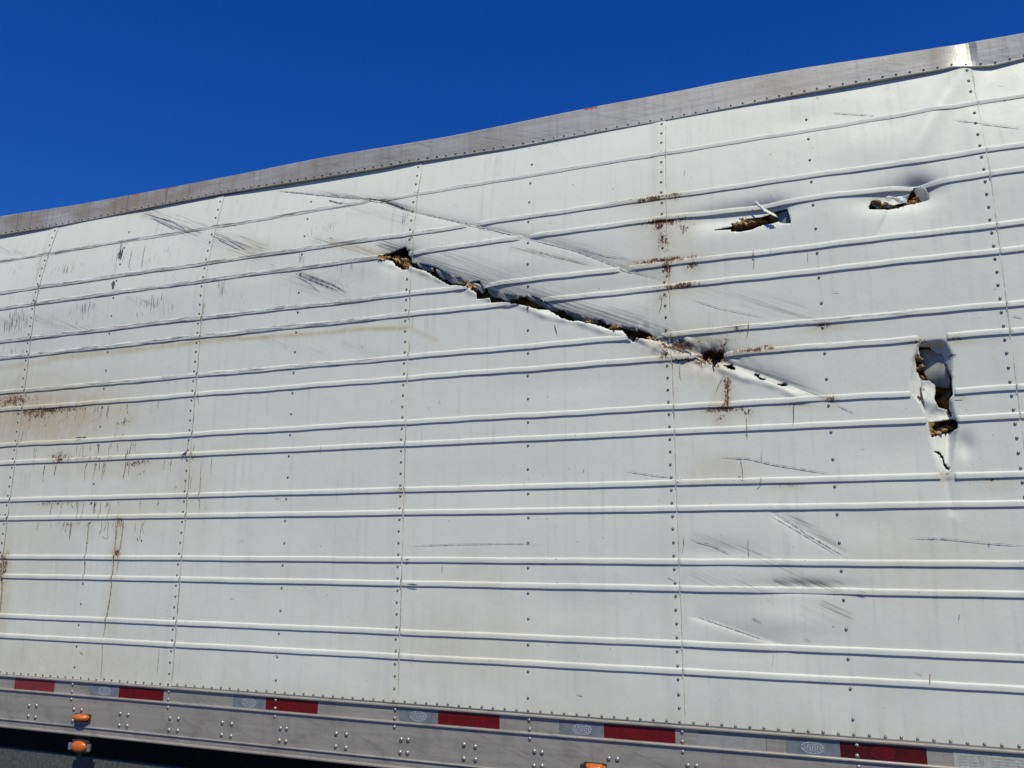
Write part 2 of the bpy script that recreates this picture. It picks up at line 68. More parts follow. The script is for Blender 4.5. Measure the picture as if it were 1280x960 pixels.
LINES = [([(0.5922, 1.9437), (0.5922, 1.9194), (0.5979, 1.8946)], 0.0256, 'black'), ([(0.5892, 2.1396), (0.5905, 2.0781)], 0.0168, 'black'), ([(0.6042, 2.1478), (0.6043, 2.0712)], 0.0084, 'black'), ([(0.7612, 2.1462), (0.7722, 2.0045)], 0.0055, 'gray'), ([(0.6746, 2.1277), (0.6789, 2.0115)], 0.0055, 'gray'), ([(0.8094, 0.6582), (0.7986, 0.5765), (0.8039, 0.455), (0.8037, 0.2556), (0.7931, 0.1374), (0.7826, 0.0205)], 0.0066, 'brown'), ([(0.8441, 0.6373), (0.8357, 0.4551), (0.8302, 0.3352)], 0.0041, 'brown'), ([(0.609, 0.6109), (0.6089, 0.4953), (0.6161, 0.2921)], 0.0042, 'brown'), ([(0.017, 0.4524), (0.0412, 0.2828), (0.0531, 0.116)], 0.0104, 'brown'), ([(0.7826, 0.0205), (0.793, -0.1705)], 0.0031, 'brown'), ([(1.308, 0.9109), (1.312, 0.7703), (1.3189, 0.6514)], 0.0033, 'brown'), ([(1.1464, 0.0045), (1.1461, -0.1219)], 0.0037, 'gray'), ([(0.8206, 0.9913), (0.8178, 0.9281)], 0.0043, 'dark'), ([(1.5831, 2.3653), (1.8508, 2.2927), (2.0039, 2.2514), (2.1358, 2.224)], 0.0072, 'gray'), ([(2.1367, 2.2191), (2.271, 2.1822), (2.4245, 2.1019)], 0.0089, 'dark'), ([(1.9336, 2.2439), (2.0114, 2.2114), (2.0437, 2.2156)], 0.0051, 'dark'), ([(2.4245, 2.1019), (2.6389, 2.0197), (2.8086, 1.9559), (3.0302, 1.867)], 0.0055, 'gray'), ([(3.0302, 1.867), (3.2757, 1.7724), (3.489, 1.6608), (3.6522, 1.5913)], 0.0047, 'gray'), ([(3.0311, 1.8157), (3.2014, 1.7481), (3.3474, 1.6964)], 0.0031, 'brown'), ([(3.2759, 1.7911), (3.4198, 1.7279), (3.5076, 1.7058)], 0.003, 'gray'), ([(3.7557, 1.5024), (3.883, 1.4443), (4.0678, 1.3853)], 0.0024, 'gray'), ([(3.8481, 0.8342), (3.9606, 0.8239), (4.0634, 0.7954), (4.2624, 0.7556)], 0.0038, 'gray'), ([(3.4673, 0.7921), (3.6304, 0.7613), (3.7253, 0.7396)], 0.0026, 'gray'), ([(4.0469, 0.6154), (4.1624, 0.5306), (4.2954, 0.4462)], 0.0036, 'gray'), ([(4.0232, 0.6096), (4.1346, 0.5397), (4.2684, 0.4518)], 0.0027, 'gray'), ([(3.7408, 0.5076), (3.8078, 0.4922), (3.8814, 0.4529)], 0.0031, 'gray'), ([(3.705, 0.2308), (3.8824, 0.1774), (3.9962, 0.1412)], 0.0036, 'gray'), ([(4.5015, 0.5179), (4.6175, 0.5148), (4.7659, 0.498), (4.8621, 0.4899)], 0.0034, 'gray'), ([(4.7536, 0.498), (4.7571, 0.4843)], 0.0028, 'dark'), ([(2.4848, 0.4883), (2.718, 0.4953), (2.9776, 0.4986), (3.1203, 0.4953)], 0.0028, 'gray'), ([(4.2954, 1.0201), (4.3576, 0.9826)], 0.0031, 'gray'), ([(4.6913, 1.0293), (4.7303, 1.0298)], 0.0044, 'dark'), ([(4.6921, 1.1767), (4.7213, 1.1804)], 0.0048, 'dark'), ([(3.8856, 1.1656), (3.8509, 1.0956)], 0.003, 'brown'), ([(3.9009, 1.1579), (3.8937, 1.0116)], 0.0052, 'rust'), ([(3.9178, 0.7564), (3.9445, 0.7463)], 0.0037, 'brown'), ([(4.1424, 1.0261), (4.1376, 0.9509)], 0.0028, 'dark'), ([(3.9411, 0.7402), (3.9309, 0.8344)], 0.0022, 'brown'), ([(2.4789, 0.4257), (2.4986, 0.4293)], 0.0069, 'black'), ([(2.4902, 0.3225), (2.5451, 0.32)], 0.0068, 'black'), ([(0.9423, 0.5273), (0.9494, 0.5113)], 0.0089, 'black'), ([(0.9698, 0.5153), (0.9754, 0.5113)], 0.0088, 'black'), ([(3.8404, 1.2121), (3.8485, 1.1815)], 0.005, 'rust'), ([(4.548, 2.2037), (4.355, 2.2672)], 0.0031, 'gray'), ([(4.8009, 2.1368), (4.8664, 2.1039), (5.0329, 2.0398)], 0.0037, 'gray'), ([(1.1844, 0.9356), (1.2231, 0.9546)], 0.0082, 'dark'), ([(0.4485, 1.0587), (0.5221, 1.0642)], 0.0071, 'dark'), ([(3.2977, 0.8074), (3.294, 0.7908)], 0.004, 'brown'), ([(3.173, 1.444), (3.1872, 1.3882)], 0.0036, 'dark'), ([(3.0503, 1.5297), (3.054, 1.5108)], 0.0045, 'dark'), ([(1.786, 1.8503), (1.9289, 1.7822), (2.0709, 1.7163)], 0.0044, 'dark'), ([(1.8545, 1.8333), (2.0229, 1.7589), (2.1123, 1.7036)], 0.0043, 'dark'), ([(1.8173, 1.8249), (1.8817, 1.7876), (1.9556, 1.7249)], 0.0034, 'gray'), ([(0.7097, 2.3546), (0.9075, 2.2799), (1.0442, 2.1966)], 0.0073, 'gray'), ([(0.7487, 2.3266), (0.9556, 2.2151)], 0.0072, 'gray'), ([(1.2535, 2.1205), (1.4317, 2.0231)], 0.0078, 'gray'), ([(1.3378, 2.0985), (1.4851, 2.0111)], 0.0061, 'gray')]
CHUNK = [(2.2997, 1.8628, 0.0268, 0.012), (2.3525, 1.8602, 0.0309, 0.02), (2.4059, 1.8409, 0.0306, 0.01), (2.4293, 1.8051, 0.0173, 0.012), (2.7688, 1.6663, 0.0242, 0.012), (2.7282, 1.6865, 0.0163, 0.02), (3.3252, 1.4402, 0.0178, 0.018), (3.4339, 1.4014, 0.0209, 0.012), (3.5968, 1.341, 0.0168, 0.01), (3.8224, 1.2369, 0.0159, 0.03), (3.9679, 1.802, 0.0225, 0.012), (3.9943, 1.816, 0.0256, 0.016), (4.0293, 1.8144, 0.0223, 0.022), (4.0645, 1.8199, 0.0189, 0.03), (4.1119, 1.8235, 0.0187, 0.035), (4.5026, 1.8231, 0.0173, 0.008), (4.5242, 1.8061, 0.02, 0.014), (4.5581, 1.8009, 0.017, 0.02), (4.6261, 1.8038, 0.0195, 0.01), (4.6476, 1.824, 0.0194, 0.016), (4.6559, 1.8533, 0.0139, 0.02), (4.5938, 1.1815, 0.0134, 0.006), (4.5989, 1.1474, 0.0133, 0.01), (4.606, 1.1073, 0.0106, 0.012), (4.602, 1.0621, 0.0133, 0.008), (4.5808, 1.0333, 0.0106, 0.006), (4.6265, 0.8937, 0.0182, 0.012), (4.6538, 0.9071, 0.0182, 0.016), (4.6759, 0.9207, 0.0129, 0.02)]
FLAPS = {'tongue': [(4.0369, 1.8857), (4.0528, 1.885), (4.0728, 1.8564), (4.0974, 1.831), (4.1198, 1.8117), (4.132, 1.7942), (4.1115, 1.8042), (4.0815, 1.8281), (4.0646, 1.8513)], 'crumple': [(4.4882, 1.8151), (4.5071, 1.8258), (4.5327, 1.8312), (4.5377, 1.8476), (4.5724, 1.836), (4.6222, 1.8382), (4.6088, 1.8065), (4.5771, 1.8072), (4.5581, 1.7934), (4.5301, 1.8001), (4.5085, 1.7984)], 'inner': [(4.598, 1.0927), (4.6247, 1.0923), (4.6428, 1.0729), (4.6421, 1.0504), (4.6331, 1.024), (4.6452, 0.9904), (4.6643, 0.9848), (4.6751, 0.9605), (4.6836, 0.9468), (4.6471, 0.9399), (4.6106, 0.9358), (4.6013, 0.9646), (4.598, 1.0022), (4.5944, 1.0513)], 'panelA': [(4.1221, 1.838), (4.1425, 1.8403), (4.168, 1.8382), (4.1786, 1.7719), (4.145, 1.7785), (4.1308, 1.7996)], 'panelB': [(4.6399, 1.8628), (4.6599, 1.8663), (4.6775, 1.86), (4.6877, 1.8361), (4.6889, 1.8049), (4.6624, 1.8032), (4.6495, 1.8296)], 'peel': [(4.5994, 1.2227), (4.6363, 1.221), (4.6797, 1.1853), (4.6844, 1.1507), (4.6974, 1.0932), (4.6947, 1.0649), (4.6435, 1.0804), (4.6252, 1.0983), (4.616, 1.1294), (4.6104, 1.1565), (4.6028, 1.1839)]}
TRB = [(-0.4787, 2.3825), (-0.0733, 2.3786), (0.3411, 2.3756), (0.7817, 2.3974), (1.2296, 2.4016), (1.5504, 2.3921), (1.8566, 2.3777), (2.2387, 2.377), (2.3755, 2.3805), (2.5306, 2.3897), (2.9402, 2.3463), (3.6699, 2.3775), (4.2507, 2.3728), (4.5642, 2.3743), (4.7723, 2.3728), (4.8304, 2.3747), (4.8999, 2.3609), (4.9688, 2.3513), (5.0802, 2.3592)]
TRT = [(-0.5385, 2.5144), (0.1331, 2.5054), (0.6885, 2.4965), (1.2007, 2.5078), (1.8299, 2.5015), (2.311, 2.4898), (2.5823, 2.4894), (2.9259, 2.4946), (3.4066, 2.5101), (3.9205, 2.5214), (4.2585, 2.5033), (4.5751, 2.4862), (4.8726, 2.4757), (5.0984, 2.4728)]
W = 1.22
PITCH = 0.3087

# ------------------------------------------------------------------ materials
class NT:
    def __init__(s, name):
        s.m = bpy.data.materials.new(name); s.m.use_nodes = True
        s.t = s.m.node_tree; s.t.nodes.clear()
        s.out = s.t.nodes.new("ShaderNodeOutputMaterial"); s.b = s.t.nodes.new("ShaderNodeBsdfPrincipled")
        s.t.links.new(s.b.outputs[0], s.out.inputs[0])
        s.co = s.t.nodes.new("ShaderNodeTexCoord").outputs['Object']
    def lk(s, a, b):
        if hasattr(a, 'node'): s.t.links.new(a, b)
        else: b.default_value = a
    def mapv(s, scale=(1, 1, 1), rot=(0, 0, 0), vec=None):
        v = vec or s.co
        if any(rot):
            r = s.t.nodes.new("ShaderNodeMapping"); r.inputs['Rotation'].default_value = rot; s.lk(v, r.inputs[0]); v = r.outputs[0]
        m = s.t.nodes.new("ShaderNodeMapping"); m.inputs['Scale'].default_value = scale; s.lk(v, m.inputs[0])
        return m.outputs[0]
    def noise(s, scale, detail=3, vec=None, rough=0.55):
        n = s.t.nodes.new("ShaderNodeTexNoise"); n.inputs['Scale'].default_value = scale
        n.inputs['Detail'].default_value = detail; n.inputs['Roughness'].default_value = rough
        s.lk(vec or s.co, n.inputs['Vector']); return n.outputs[0]
    def math(s, op, a, b=0.0, c=0.0, clamp=False):
        n = s.t.nodes.new("ShaderNodeMath"); n.operation = op; n.use_clamp = clamp
        s.lk(a, n.inputs[0]); s.lk(b, n.inputs[1]); s.lk(c, n.inputs[2]); return n.outputs[0]
    def step(s, x, lo, hi, o0=0.0, o1=1.0):
        n = s.t.nodes.new("ShaderNodeMapRange"); n.clamp = True; n.interpolation_type = 'SMOOTHSTEP'
        s.lk(x, n.inputs[0]); n.inputs[1].default_value = lo; n.inputs[2].default_value = hi
        n.inputs[3].default_value = o0; n.inputs[4].default_value = o1; return n.outputs[0]
    def mix(s, f, a, b):
        n = s.t.nodes.new("ShaderNodeMix"); n.data_type = 'RGBA'
        def c4(x): return x if hasattr(x, 'node') else (*x, 1.0)
        s.lk(f, n.inputs[0]); s.lk(c4(a), n.inputs[6]); s.lk(c4(b), n.inputs[7]); return n.outputs[2]
    def attr(s, name):
        n = s.t.nodes.new("ShaderNodeAttribute"); n.attribute_name = name
        p = s.t.nodes.new("ShaderNodeSeparateColor"); s.lk(n.outputs['Color'], p.inputs[0])
        return p.outputs[0], p.outputs[1], p.outputs[2], n.outputs['Alpha']
    def bump(s, h, strength, dist=0.01):
        n = s.t.nodes.new("ShaderNodeBump"); n.inputs['Strength'].default_value = strength; n.inputs['Distance'].default_value = dist
        s.lk(h, n.inputs['Height']); s.lk(n.outputs[0], s.b.inputs['Normal'])
    def done(s, col, rough=0.5, metal=0.0, spec=0.5):
        s.lk((*col, 1.0) if not hasattr(col, 'node') else col, s.b.inputs['Base Color'])
        s.lk(rough, s.b.inputs['Roughness']); s.lk(metal, s.b.inputs['Metallic']); s.b.inputs['Specular IOR Level'].default_value = spec
        return s.m

def paint_material():
    n = NT("white_paint")
    r, g, b, a = n.attr("marks"); rub, _, _, _ = n.attr("marks2")
    big = n.noise(1.6, 4); med = n.noise(9.0, 5)
    vst = n.noise(1.0, 3, n.mapv((34, 1, 1.1)))
    col = n.mix(big, (0.595, 0.61, 0.54), (0.665, 0.675, 0.60))
    wash = n.math('MULTIPLY', n.step(vst, 0.48, 0.72), n.step(med, 0.35, 0.65))
    col = n.mix(n.math('MULTIPLY', wash, 0.36), col, (0.45, 0.43, 0.40))
    col = n.mix(n.math('MULTIPLY', n.step(n.noise(2.6, 6), 0.48, 0.75), 0.22), col, (0.50, 0.49, 0.47))
    zz = n.t.nodes.new("ShaderNodeSeparateXYZ"); n.lk(n.co, zz.inputs[0])
    film = n.math('MULTIPLY', n.step(zz.outputs[2], 1.3, 2.6, 1.0, 0.15), n.step(n.noise(1.0, 6, n.mapv((5, 1, 2.2))), 0.36, 0.66))
    col = n.mix(n.math('MULTIPLY', film, 0.20), col, (0.40, 0.37, 0.31))
    # fine dust and specks
    col = n.mix(n.math('MULTIPLY', n.step(n.noise(300, 2), 0.5, 0.8), 0.10), col, (0.35, 0.34, 0.32))
    col = n.mix(n.math('MULTIPLY', n.step(n.noise(55, 2), 0.725, 0.76), 0.55), col, (0.16, 0.14, 0.12))
    # tan stain
    tn = n.math('MULTIPLY', g, n.step(n.math('ADD', n.math('MULTIPLY', n.noise(14, 6), 0.6), n.math('MULTIPLY', n.noise(1.0, 4, n.mapv((60, 1, 5))), 0.4)), 0.22, 0.56))
    col = n.mix(n.math('MULTIPLY', tn, 0.85, clamp=True), col, (0.42, 0.345, 0.20))
    # diagonal scuffs
    st = n.noise(1.0, 4, n.mapv((2.2, 1, 120), (0, math.radians(-24), 0)), 0.65)
    st2 = n.noise(1.0, 3, n.mapv((7, 1, 240), (0, math.radians(-26), 0)), 0.6)
    sm = n.math('MULTIPLY', b, n.math('ADD', n.step(st, 0.44, 0.66), n.math('MULTIPLY', n.step(st2, 0.5, 0.66), 0.6)), clamp=True)
    col = n.mix(n.math('MULTIPLY', sm, 0.9, clamp=True), col, (0.115, 0.105, 0.095))
    # short upright scratches
    tk = n.noise(1.0, 2, n.mapv((150, 1, 11), (0, math.radians(4), 0)), 0.5)
    tm = n.step(n.math('ADD', tk, n.math('MULTIPLY', a, 0.25)), 0.72, 0.78)
    tm = n.math('MULTIPLY', tm, n.step(a, 0.05, 0.3))
    col = n.mix(n.math('MULTIPLY', tm, 0.62), col, (0.075, 0.075, 0.095))
    # rubbed rib crowns
    rb = n.noise(1.0, 5, n.mapv((6, 4, 150)), 0.78)
    rm = n.step(n.math('ADD', rb, n.math('MULTIPLY', rub, 0.20)), 0.66, 0.76)
    rm = n.math('MULTIPLY', rm, n.step(rub, 0.02, 0.2))
    col = n.mix(n.math('MULTIPLY', rm, 0.85), col, (0.12, 0.115, 0.115))
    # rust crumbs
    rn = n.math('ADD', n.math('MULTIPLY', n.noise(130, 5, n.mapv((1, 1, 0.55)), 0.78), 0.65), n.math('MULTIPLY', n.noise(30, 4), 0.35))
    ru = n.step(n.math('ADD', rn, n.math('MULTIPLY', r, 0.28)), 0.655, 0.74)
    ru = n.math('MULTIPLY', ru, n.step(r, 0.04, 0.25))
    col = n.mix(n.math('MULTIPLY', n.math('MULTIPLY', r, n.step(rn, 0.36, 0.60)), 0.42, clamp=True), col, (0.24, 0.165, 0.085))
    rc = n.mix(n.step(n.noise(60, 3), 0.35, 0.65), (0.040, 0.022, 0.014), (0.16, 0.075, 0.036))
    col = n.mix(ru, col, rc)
    n.bump(n.math('ADD', n.math('MULTIPLY', n.noise(6, 5), 0.9), n.math('MULTIPLY', n.noise(70, 2), 0.05)), 0.16, 0.02)
    rough = n.math('ADD', n.math('MULTIPLY', n.math('MAXIMUM', ru, tn), 0.3), n.step(med, 0.2, 0.8, 0.46, 0.60))
    return n.done(col, rough, 0.0, 0.32)

def metal_material(name, c1, c2, streak=(2, 1, 60), metal=0.55, rough=0.45, dirt=0.5, tan=0.0, dust=0.0):
    n = NT(name)
    s = n.noise(1.0, 5, n.mapv(streak), 0.65); d = n.noise(3.0, 6); v = n.noise(1.0, 3, n.mapv((28, 1, 2.0)))
    col = n.mix(n.step(s, 0.3, 0.7), c1, c2)
    col = n.mix(n.math('MULTIPLY', n.step(d, 0.45, 0.72), dirt), col, (0.20, 0.165, 0.13))
    col = n.mix(n.math('MULTIPLY', n.step(v, 0.5, 0.7), dirt * 0.5), col, (0.16, 0.15, 0.145))
    r_, g_, b_, a_ = n.attr("marks")
    if tan:                                      # weathered stretch towards the left end
        sx = n.t.nodes.new("ShaderNodeSeparateXYZ"); n.lk(n.co, sx.inputs[0])
        w = n.math('MULTIPLY', n.step(sx.outputs[0], 0.6, 3.0, 1.0, 0.12), n.step(n.noise(1.0, 5, n.mapv((4, 1, 7))), 0.34, 0.6))
        col = n.mix(n.math('MULTIPLY', w, tan), col, (0.27, 0.205, 0.125))
        vs = n.math('MULTIPLY', n.step(sx.outputs[0], 0.8, 2.6, 1.0, 0.2), n.step(n.noise(1.0, 4, n.mapv((45, 1, 1.5))), 0.54, 0.7))
        col = n.mix(n.math('MULTIPLY', vs, 0.6), col, (0.12, 0.12, 0.125))
    if dust:
        col = n.mix(n.math('MULTIPLY', n.step(n.noise(1.0, 6, n.mapv((6, 1, 9), (0, math.radians(-18), 0)), 0.65), 0.46, 0.7), dust), col, (0.115, 0.10, 0.085))
        col = n.mix(n.math('MULTIPLY', n.step(n.noise(11, 6), 0.5, 0.75), dust * 0.7), col, (0.36, 0.31, 0.25))
    dst = n.noise(1.0, 4, n.mapv((3, 1, 70), (0, math.radians(-20), 0)), 0.65)
    col = n.mix(n.math('MULTIPLY', n.step(dst, 0.55, 0.75), 0.55), col, (0.10, 0.097, 0.095))
    col = n.mix(n.step(n.math('ADD', n.math('MULTIPLY', n.noise(60, 3), 0.5), r_), 0.62, 0.75), col, (0.50, 0.07, 0.035))
    col = n.mix(n.math('MULTIPLY', n.step(n.noise(120, 2), 0.6, 0.72), 0.4), col, (0.12, 0.11, 0.10))
    n.bump(n.math('ADD', n.math('MULTIPLY', s, 0.3), n.noise(9, 3)), 0.12, 0.01)
    return n.done(col, n.step(d, 0.3, 0.75, rough - 0.08, rough + 0.15), metal, 0.5)

def simple(name, c1, c2, scale=30, rough=0.6, metal=0.0, bump=0.1, spec=0.4):
    n = NT(name)
    x = n.noise(scale, 4)
    n.bump(x, bump, 0.01)
    return n.done(n.mix(n.step(x, 0.3, 0.7), c1, c2), rough, metal, spec)

M = {}
M['paint'] = paint_material()
M['top'] = metal_material("top_rail_aluminium", (0.39, 0.38, 0.335), (0.51, 0.50, 0.45), (1.2, 1, 50), 0.15, 0.42, 0.5, tan=0.6)
M['rail'] = metal_material("bottom_rail_aluminium", (0.275, 0.258, 0.225), (0.345, 0.325, 0.285), (1.2, 1, 60), 0.18, 0.52, 0.3, dust=0.45)
M['bolt'] = simple("bolt_zinc", (0.42, 0.41, 0.39), (0.32, 0.31, 0.29), 60, 0.40, 0.6)
M['rivet'] = simple("rivet_dirty_aluminium", (0.15, 0.145, 0.135), (0.30, 0.29, 0.27), 40, 0.42, 0.3)
M['red'] = simple("reflective_red", (0.135, 0.004, 0.007), (0.095, 0.003, 0.005), 45, 0.38, 0.0, 0.05)
M['redfade'] = simple("reflective_red_faded", (0.20, 0.026, 0.030), (0.16, 0.02, 0.026), 45, 0.5, 0.0, 0.05)
M['reddark'] = simple("reflective_red_dark", (0.030, 0.003, 0.004), (0.085, 0.004, 0.006), 14, 0.35, 0.0, 0.05)
M['redmark'] = simple("reflective_red_mark", (0.17, 0.006, 0.009), (0.14, 0.005, 0.008), 60, 0.4)
M['silver'] = simple("reflective_silver", (0.14, 0.165, 0.19), (0.20, 0.222, 0.245), 30, 0.35, 0.15, 0.05)
M['silvermark'] = simple("reflective_silver_mark", (0.27, 0.315, 0.35), (0.38, 0.42, 0.45), 90, 0.4)
M['label'] = simple("label_vinyl", (0.255, 0.25, 0.235), (0.30, 0.292, 0.275), 40, 0.5)
M['whitelabel'] = simple("label_white_vinyl", (0.42, 0.42, 0.38), (0.33, 0.33, 0.30), 60, 0.5)
M['ink'] = simple("black_ink", (0.045, 0.045, 0.045), (0.08, 0.08, 0.08), 90, 0.6)
M['inkgrey'] = simple("faded_ink", (0.22, 0.22, 0.21), (0.30, 0.30, 0.28), 90, 0.6)
M['dark'] = simple("scrape_black", (0.035, 0.035, 0.05), (0.12, 0.12, 0.13), 120, 0.6)
M['gray'] = simple("scrape_grey", (0.24, 0.235, 0.23), (0.52, 0.52, 0.51), 150, 0.6)
M['brown'] = simple("stain_brown", (0.19, 0.13, 0.08), (0.50, 0.43, 0.34), 130, 0.7)
M['rustline'] = simple("rust_line", (0.08, 0.035, 0.02), (0.20, 0.10, 0.05), 130, 0.8)
M['rubber'] = simple("black_rubber", (0.015, 0.015, 0.016), (0.03, 0.03, 0.03), 40, 0.75)
M['skirt'] = simple("dark_grey_skirt", (0.048, 0.050, 0.047), (0.085, 0.088, 0.08), 55, 0.7, 0.0, 0.2)
M['steel'] = simple("black_steel", (0.03, 0.03, 0.032), (0.06, 0.055, 0.05), 12, 0.6)
M['grayback'] = simple("bare_sheet_back", (0.27, 0.27, 0.235), (0.42, 0.415, 0.36), 25, 0.55, 0.05)
M['chrome'] = simple("bezel_metal", (0.45, 0.46, 0.47), (0.32, 0.33, 0.34), 40, 0.3, 0.7)

def foam_material():
    n = NT("insulation_foam")
    a = n.noise(14, 6); b = n.noise(70, 4)
    col = n.mix(n.step(a, 0.32, 0.66), (0.045, 0.030, 0.016), (0.46, 0.32, 0.15))
    col = n.mix(n.math('MULTIPLY', n.step(b, 0.5, 0.75), 0.5), col, (0.46, 0.37, 0.23))
    n.bump(n.math('ADD', a, n.math('MULTIPLY', b, 0.5)), 0.8, 0.02)
    return n.done(col, 0.9, 0.0, 0.1)
M['foam'] = foam_material()

def amber_material():
    n = NT("amber_lens")
    x = n.noise(1.0, 2, n.mapv((260, 1, 60)))
    n.bump(x, 0.5, 0.004)
    m = n.done(n.mix(n.step(x, 0.3, 0.7), (0.45, 0.095, 0.010), (0.66, 0.17, 0.02)), 0.22, 0.0, 0.6)
    n.b.inputs['Subsurface Weight'].default_value = 0.3
    n.b.inputs['Subsurface Radius'].default_value = (0.02, 0.008, 0.002)
    n.b.inputs['Coat Weight'].default_value = 0.4
    return m
M['amber'] = amber_material()

def ground_material():
    n = NT("asphalt")
    col = n.mix(n.noise(0.7, 5), (0.045, 0.045, 0.045), (0.075, 0.073, 0.07))
    col = n.mix(n.math('MULTIPLY', n.step(n.noise(90, 3), 0.5, 0.7), 0.5), col, (0.17, 0.165, 0.155))
    n.bump(n.noise(110, 4), 0.4, 0.01)
    return n.done(col, 0.85, 0.0, 0.3)
M['ground'] = ground_material()

# ------------------------------------------------------------------ helpers
def link(name, me, mat, parent=None):
    o = bpy.data.objects.new(name, me); COL.objects.link(o)
    if mat and not me.materials: me.materials.append(mat)
    if parent: o.parent = parent
    return o

def mesh_np(name, verts, faces, smooth=True, attrs=None):
    """verts (n,3), faces (m,4) or (m,3) int arrays"""
    me = bpy.data.meshes.new(name)
    verts = np.asarray(verts, np.float32); faces = np.asarray(faces, np.int32)
    k = faces.shape[1]
    me.vertices.add(len(verts)); me.vertices.foreach_set('co', verts.ravel())
    me.loops.add(faces.size); me.loops.foreach_set('vertex_index', faces.ravel())
    me.polygons.add(len(faces)); me.polygons.foreach_set('loop_start', np.arange(0, faces.size, k, dtype=np.int32))
    me.polygons.foreach_set('loop_total', np.full(len(faces), k, np.int32))
    me.polygons.foreach_set('use_smooth', np.full(len(faces), smooth))
    for nm, arr in (attrs or {}).items():
        at = me.attributes.new(nm, 'FLOAT_COLOR', 'POINT'); at.data.foreach_set('color', np.asarray(arr, np.float32).ravel())
    me.update(calc_edges=True); me.validate()
    return me

def bm_mesh(name, bm, smooth=False):
    me = bpy.data.meshes.new(name); bmesh.ops.recalc_face_normals(bm, faces=bm.faces)
    if smooth:
        for f in bm.faces: f.smooth = True
    bm.to_mesh(me); bm.free(); return me

def box(bm, x0, x1, y0, y1, z0, z1):
    vs = [bm.verts.new(p) for p in ((x0, y0, z0), (x1, y0, z0), (x1, y1, z0), (x0, y1, z0), (x0, y0, z1), (x1, y0, z1), (x1, y1, z1), (x0, y1, z1))]
    for f in ((0, 3, 2, 1), (4, 5, 6, 7), (0, 1, 5, 4), (1, 2, 6, 5), (2, 3, 7, 6), (3, 0, 4, 7)): bm.faces.new([vs[i] for i in f])

def bevel_all(bm, w, seg=2):
    bmesh.ops.bevel(bm, geom=list(bm.edges), offset=w, segments=seg, affect='EDGES', profile=0.7)

def box_obj(name, mat, parent, *b, bev=0.0):
    bm = bmesh.new(); box(bm, *b)
    if bev: bevel_all(bm, bev)
    return link(name, bm_mesh(name, bm), mat, parent)

def pdist(poly, u, v):
    """signed distance to a polyline (positive = above), arc fraction"""
    P = np.array(poly, float); L = np.hypot(*(P[1:] - P[:-1]).T); cum = np.concatenate([[0], np.cumsum(L)])
    best = np.full(u.shape, 1e9); sg = np.zeros(u.shape); tt = np.zeros(u.shape)
    for i in range(len(P) - 1):
        a, b = P[i], P[i + 1]; d = b - a; l2 = d @ d
        t = np.clip(((u - a[0]) * d[0] + (v - a[1]) * d[1]) / l2, 0, 1)
        dx = u - (a[0] + t * d[0]); dy = v - (a[1] + t * d[1]); ds = np.hypot(dx, dy)
        k = ds < best
        best = np.where(k, ds, best); sg = np.where(k, np.sign(d[0] * dy - d[1] * dx), sg); tt = np.where(k, (cum[i] + t * L[i]) / cum[-1], tt)
    return best * np.where(sg == 0, 1, sg), tt

def inside(poly, u, v):
    P = np.array(poly); r = np.zeros(u.shape, bool); n = len(P)
    for i in range(n):
        x1, y1 = P[i]; x2, y2 = P[i - 1]
        if y1 == y2: continue
        c = ((y1 > v) != (y2 > v)) & (u < (x2 - x1) * (v - y1) / (y2 - y1) + x1)
        r ^= c
    return r

HB = [(min(p[0] for p in h), max(p[0] for p in h), min(p[1] for p in h), max(p[1] for p in h)) for h in HOLES]
def in_holes(u, v):
    r = np.zeros(u.shape, bool)
    for h, b in zip(HOLES, HB):
        k = (u > b[0]) & (u < b[1]) & (v > b[2]) & (v < b[3])
        if k.any():
            s = np.zeros(u.shape, bool); s[k] = inside(h, u[k], v[k]); r |= s
    return r

_gw = [(rng.uniform(0.8, 5), rng.uniform(0.8, 6), rng.uniform(0, 6.28), rng.uniform(0, 6.28)) for _ in range(10)]
def wavy(u, v):
    r = np.zeros(u.shape)
    for a, b, p, q in _gw: r += np.sin(a * u * 2 + p) * np.sin(b * v * 1.6 + q) / (a + b)
    return r
_gr = [(rng.uniform(40, 150), rng.uniform(-150, 150), rng.uniform(0, 6.28)) for _ in range(14)]
def crumple(u, v):
    r = np.zeros(u.shape)
    for a, b, p in _gr: r += np.abs(np.sin((a * u + b * v + p) * .5))
    return r / len(_gr) - 0.63

def bow(v): return 0.085 * np.clip((v - 1.80) / 0.55, 0, 1.25) ** 1.6

def smooth01(x): x = np.clip(x, 0, 1); return x * x * (3 - 2 * x)

def slot_x(u, v):
    """0 at the left rim of the punched slot, 1 at its right rim"""
    A = np.array(SLOTL)[::-1]; B = np.array(SLOTR)[::-1]
    l = np.interp(v, A[:, 1], A[:, 0]); r = np.interp(v, B[:, 1], B[:, 0])
    return (u - l) / np.maximum(r - l, 0.012)

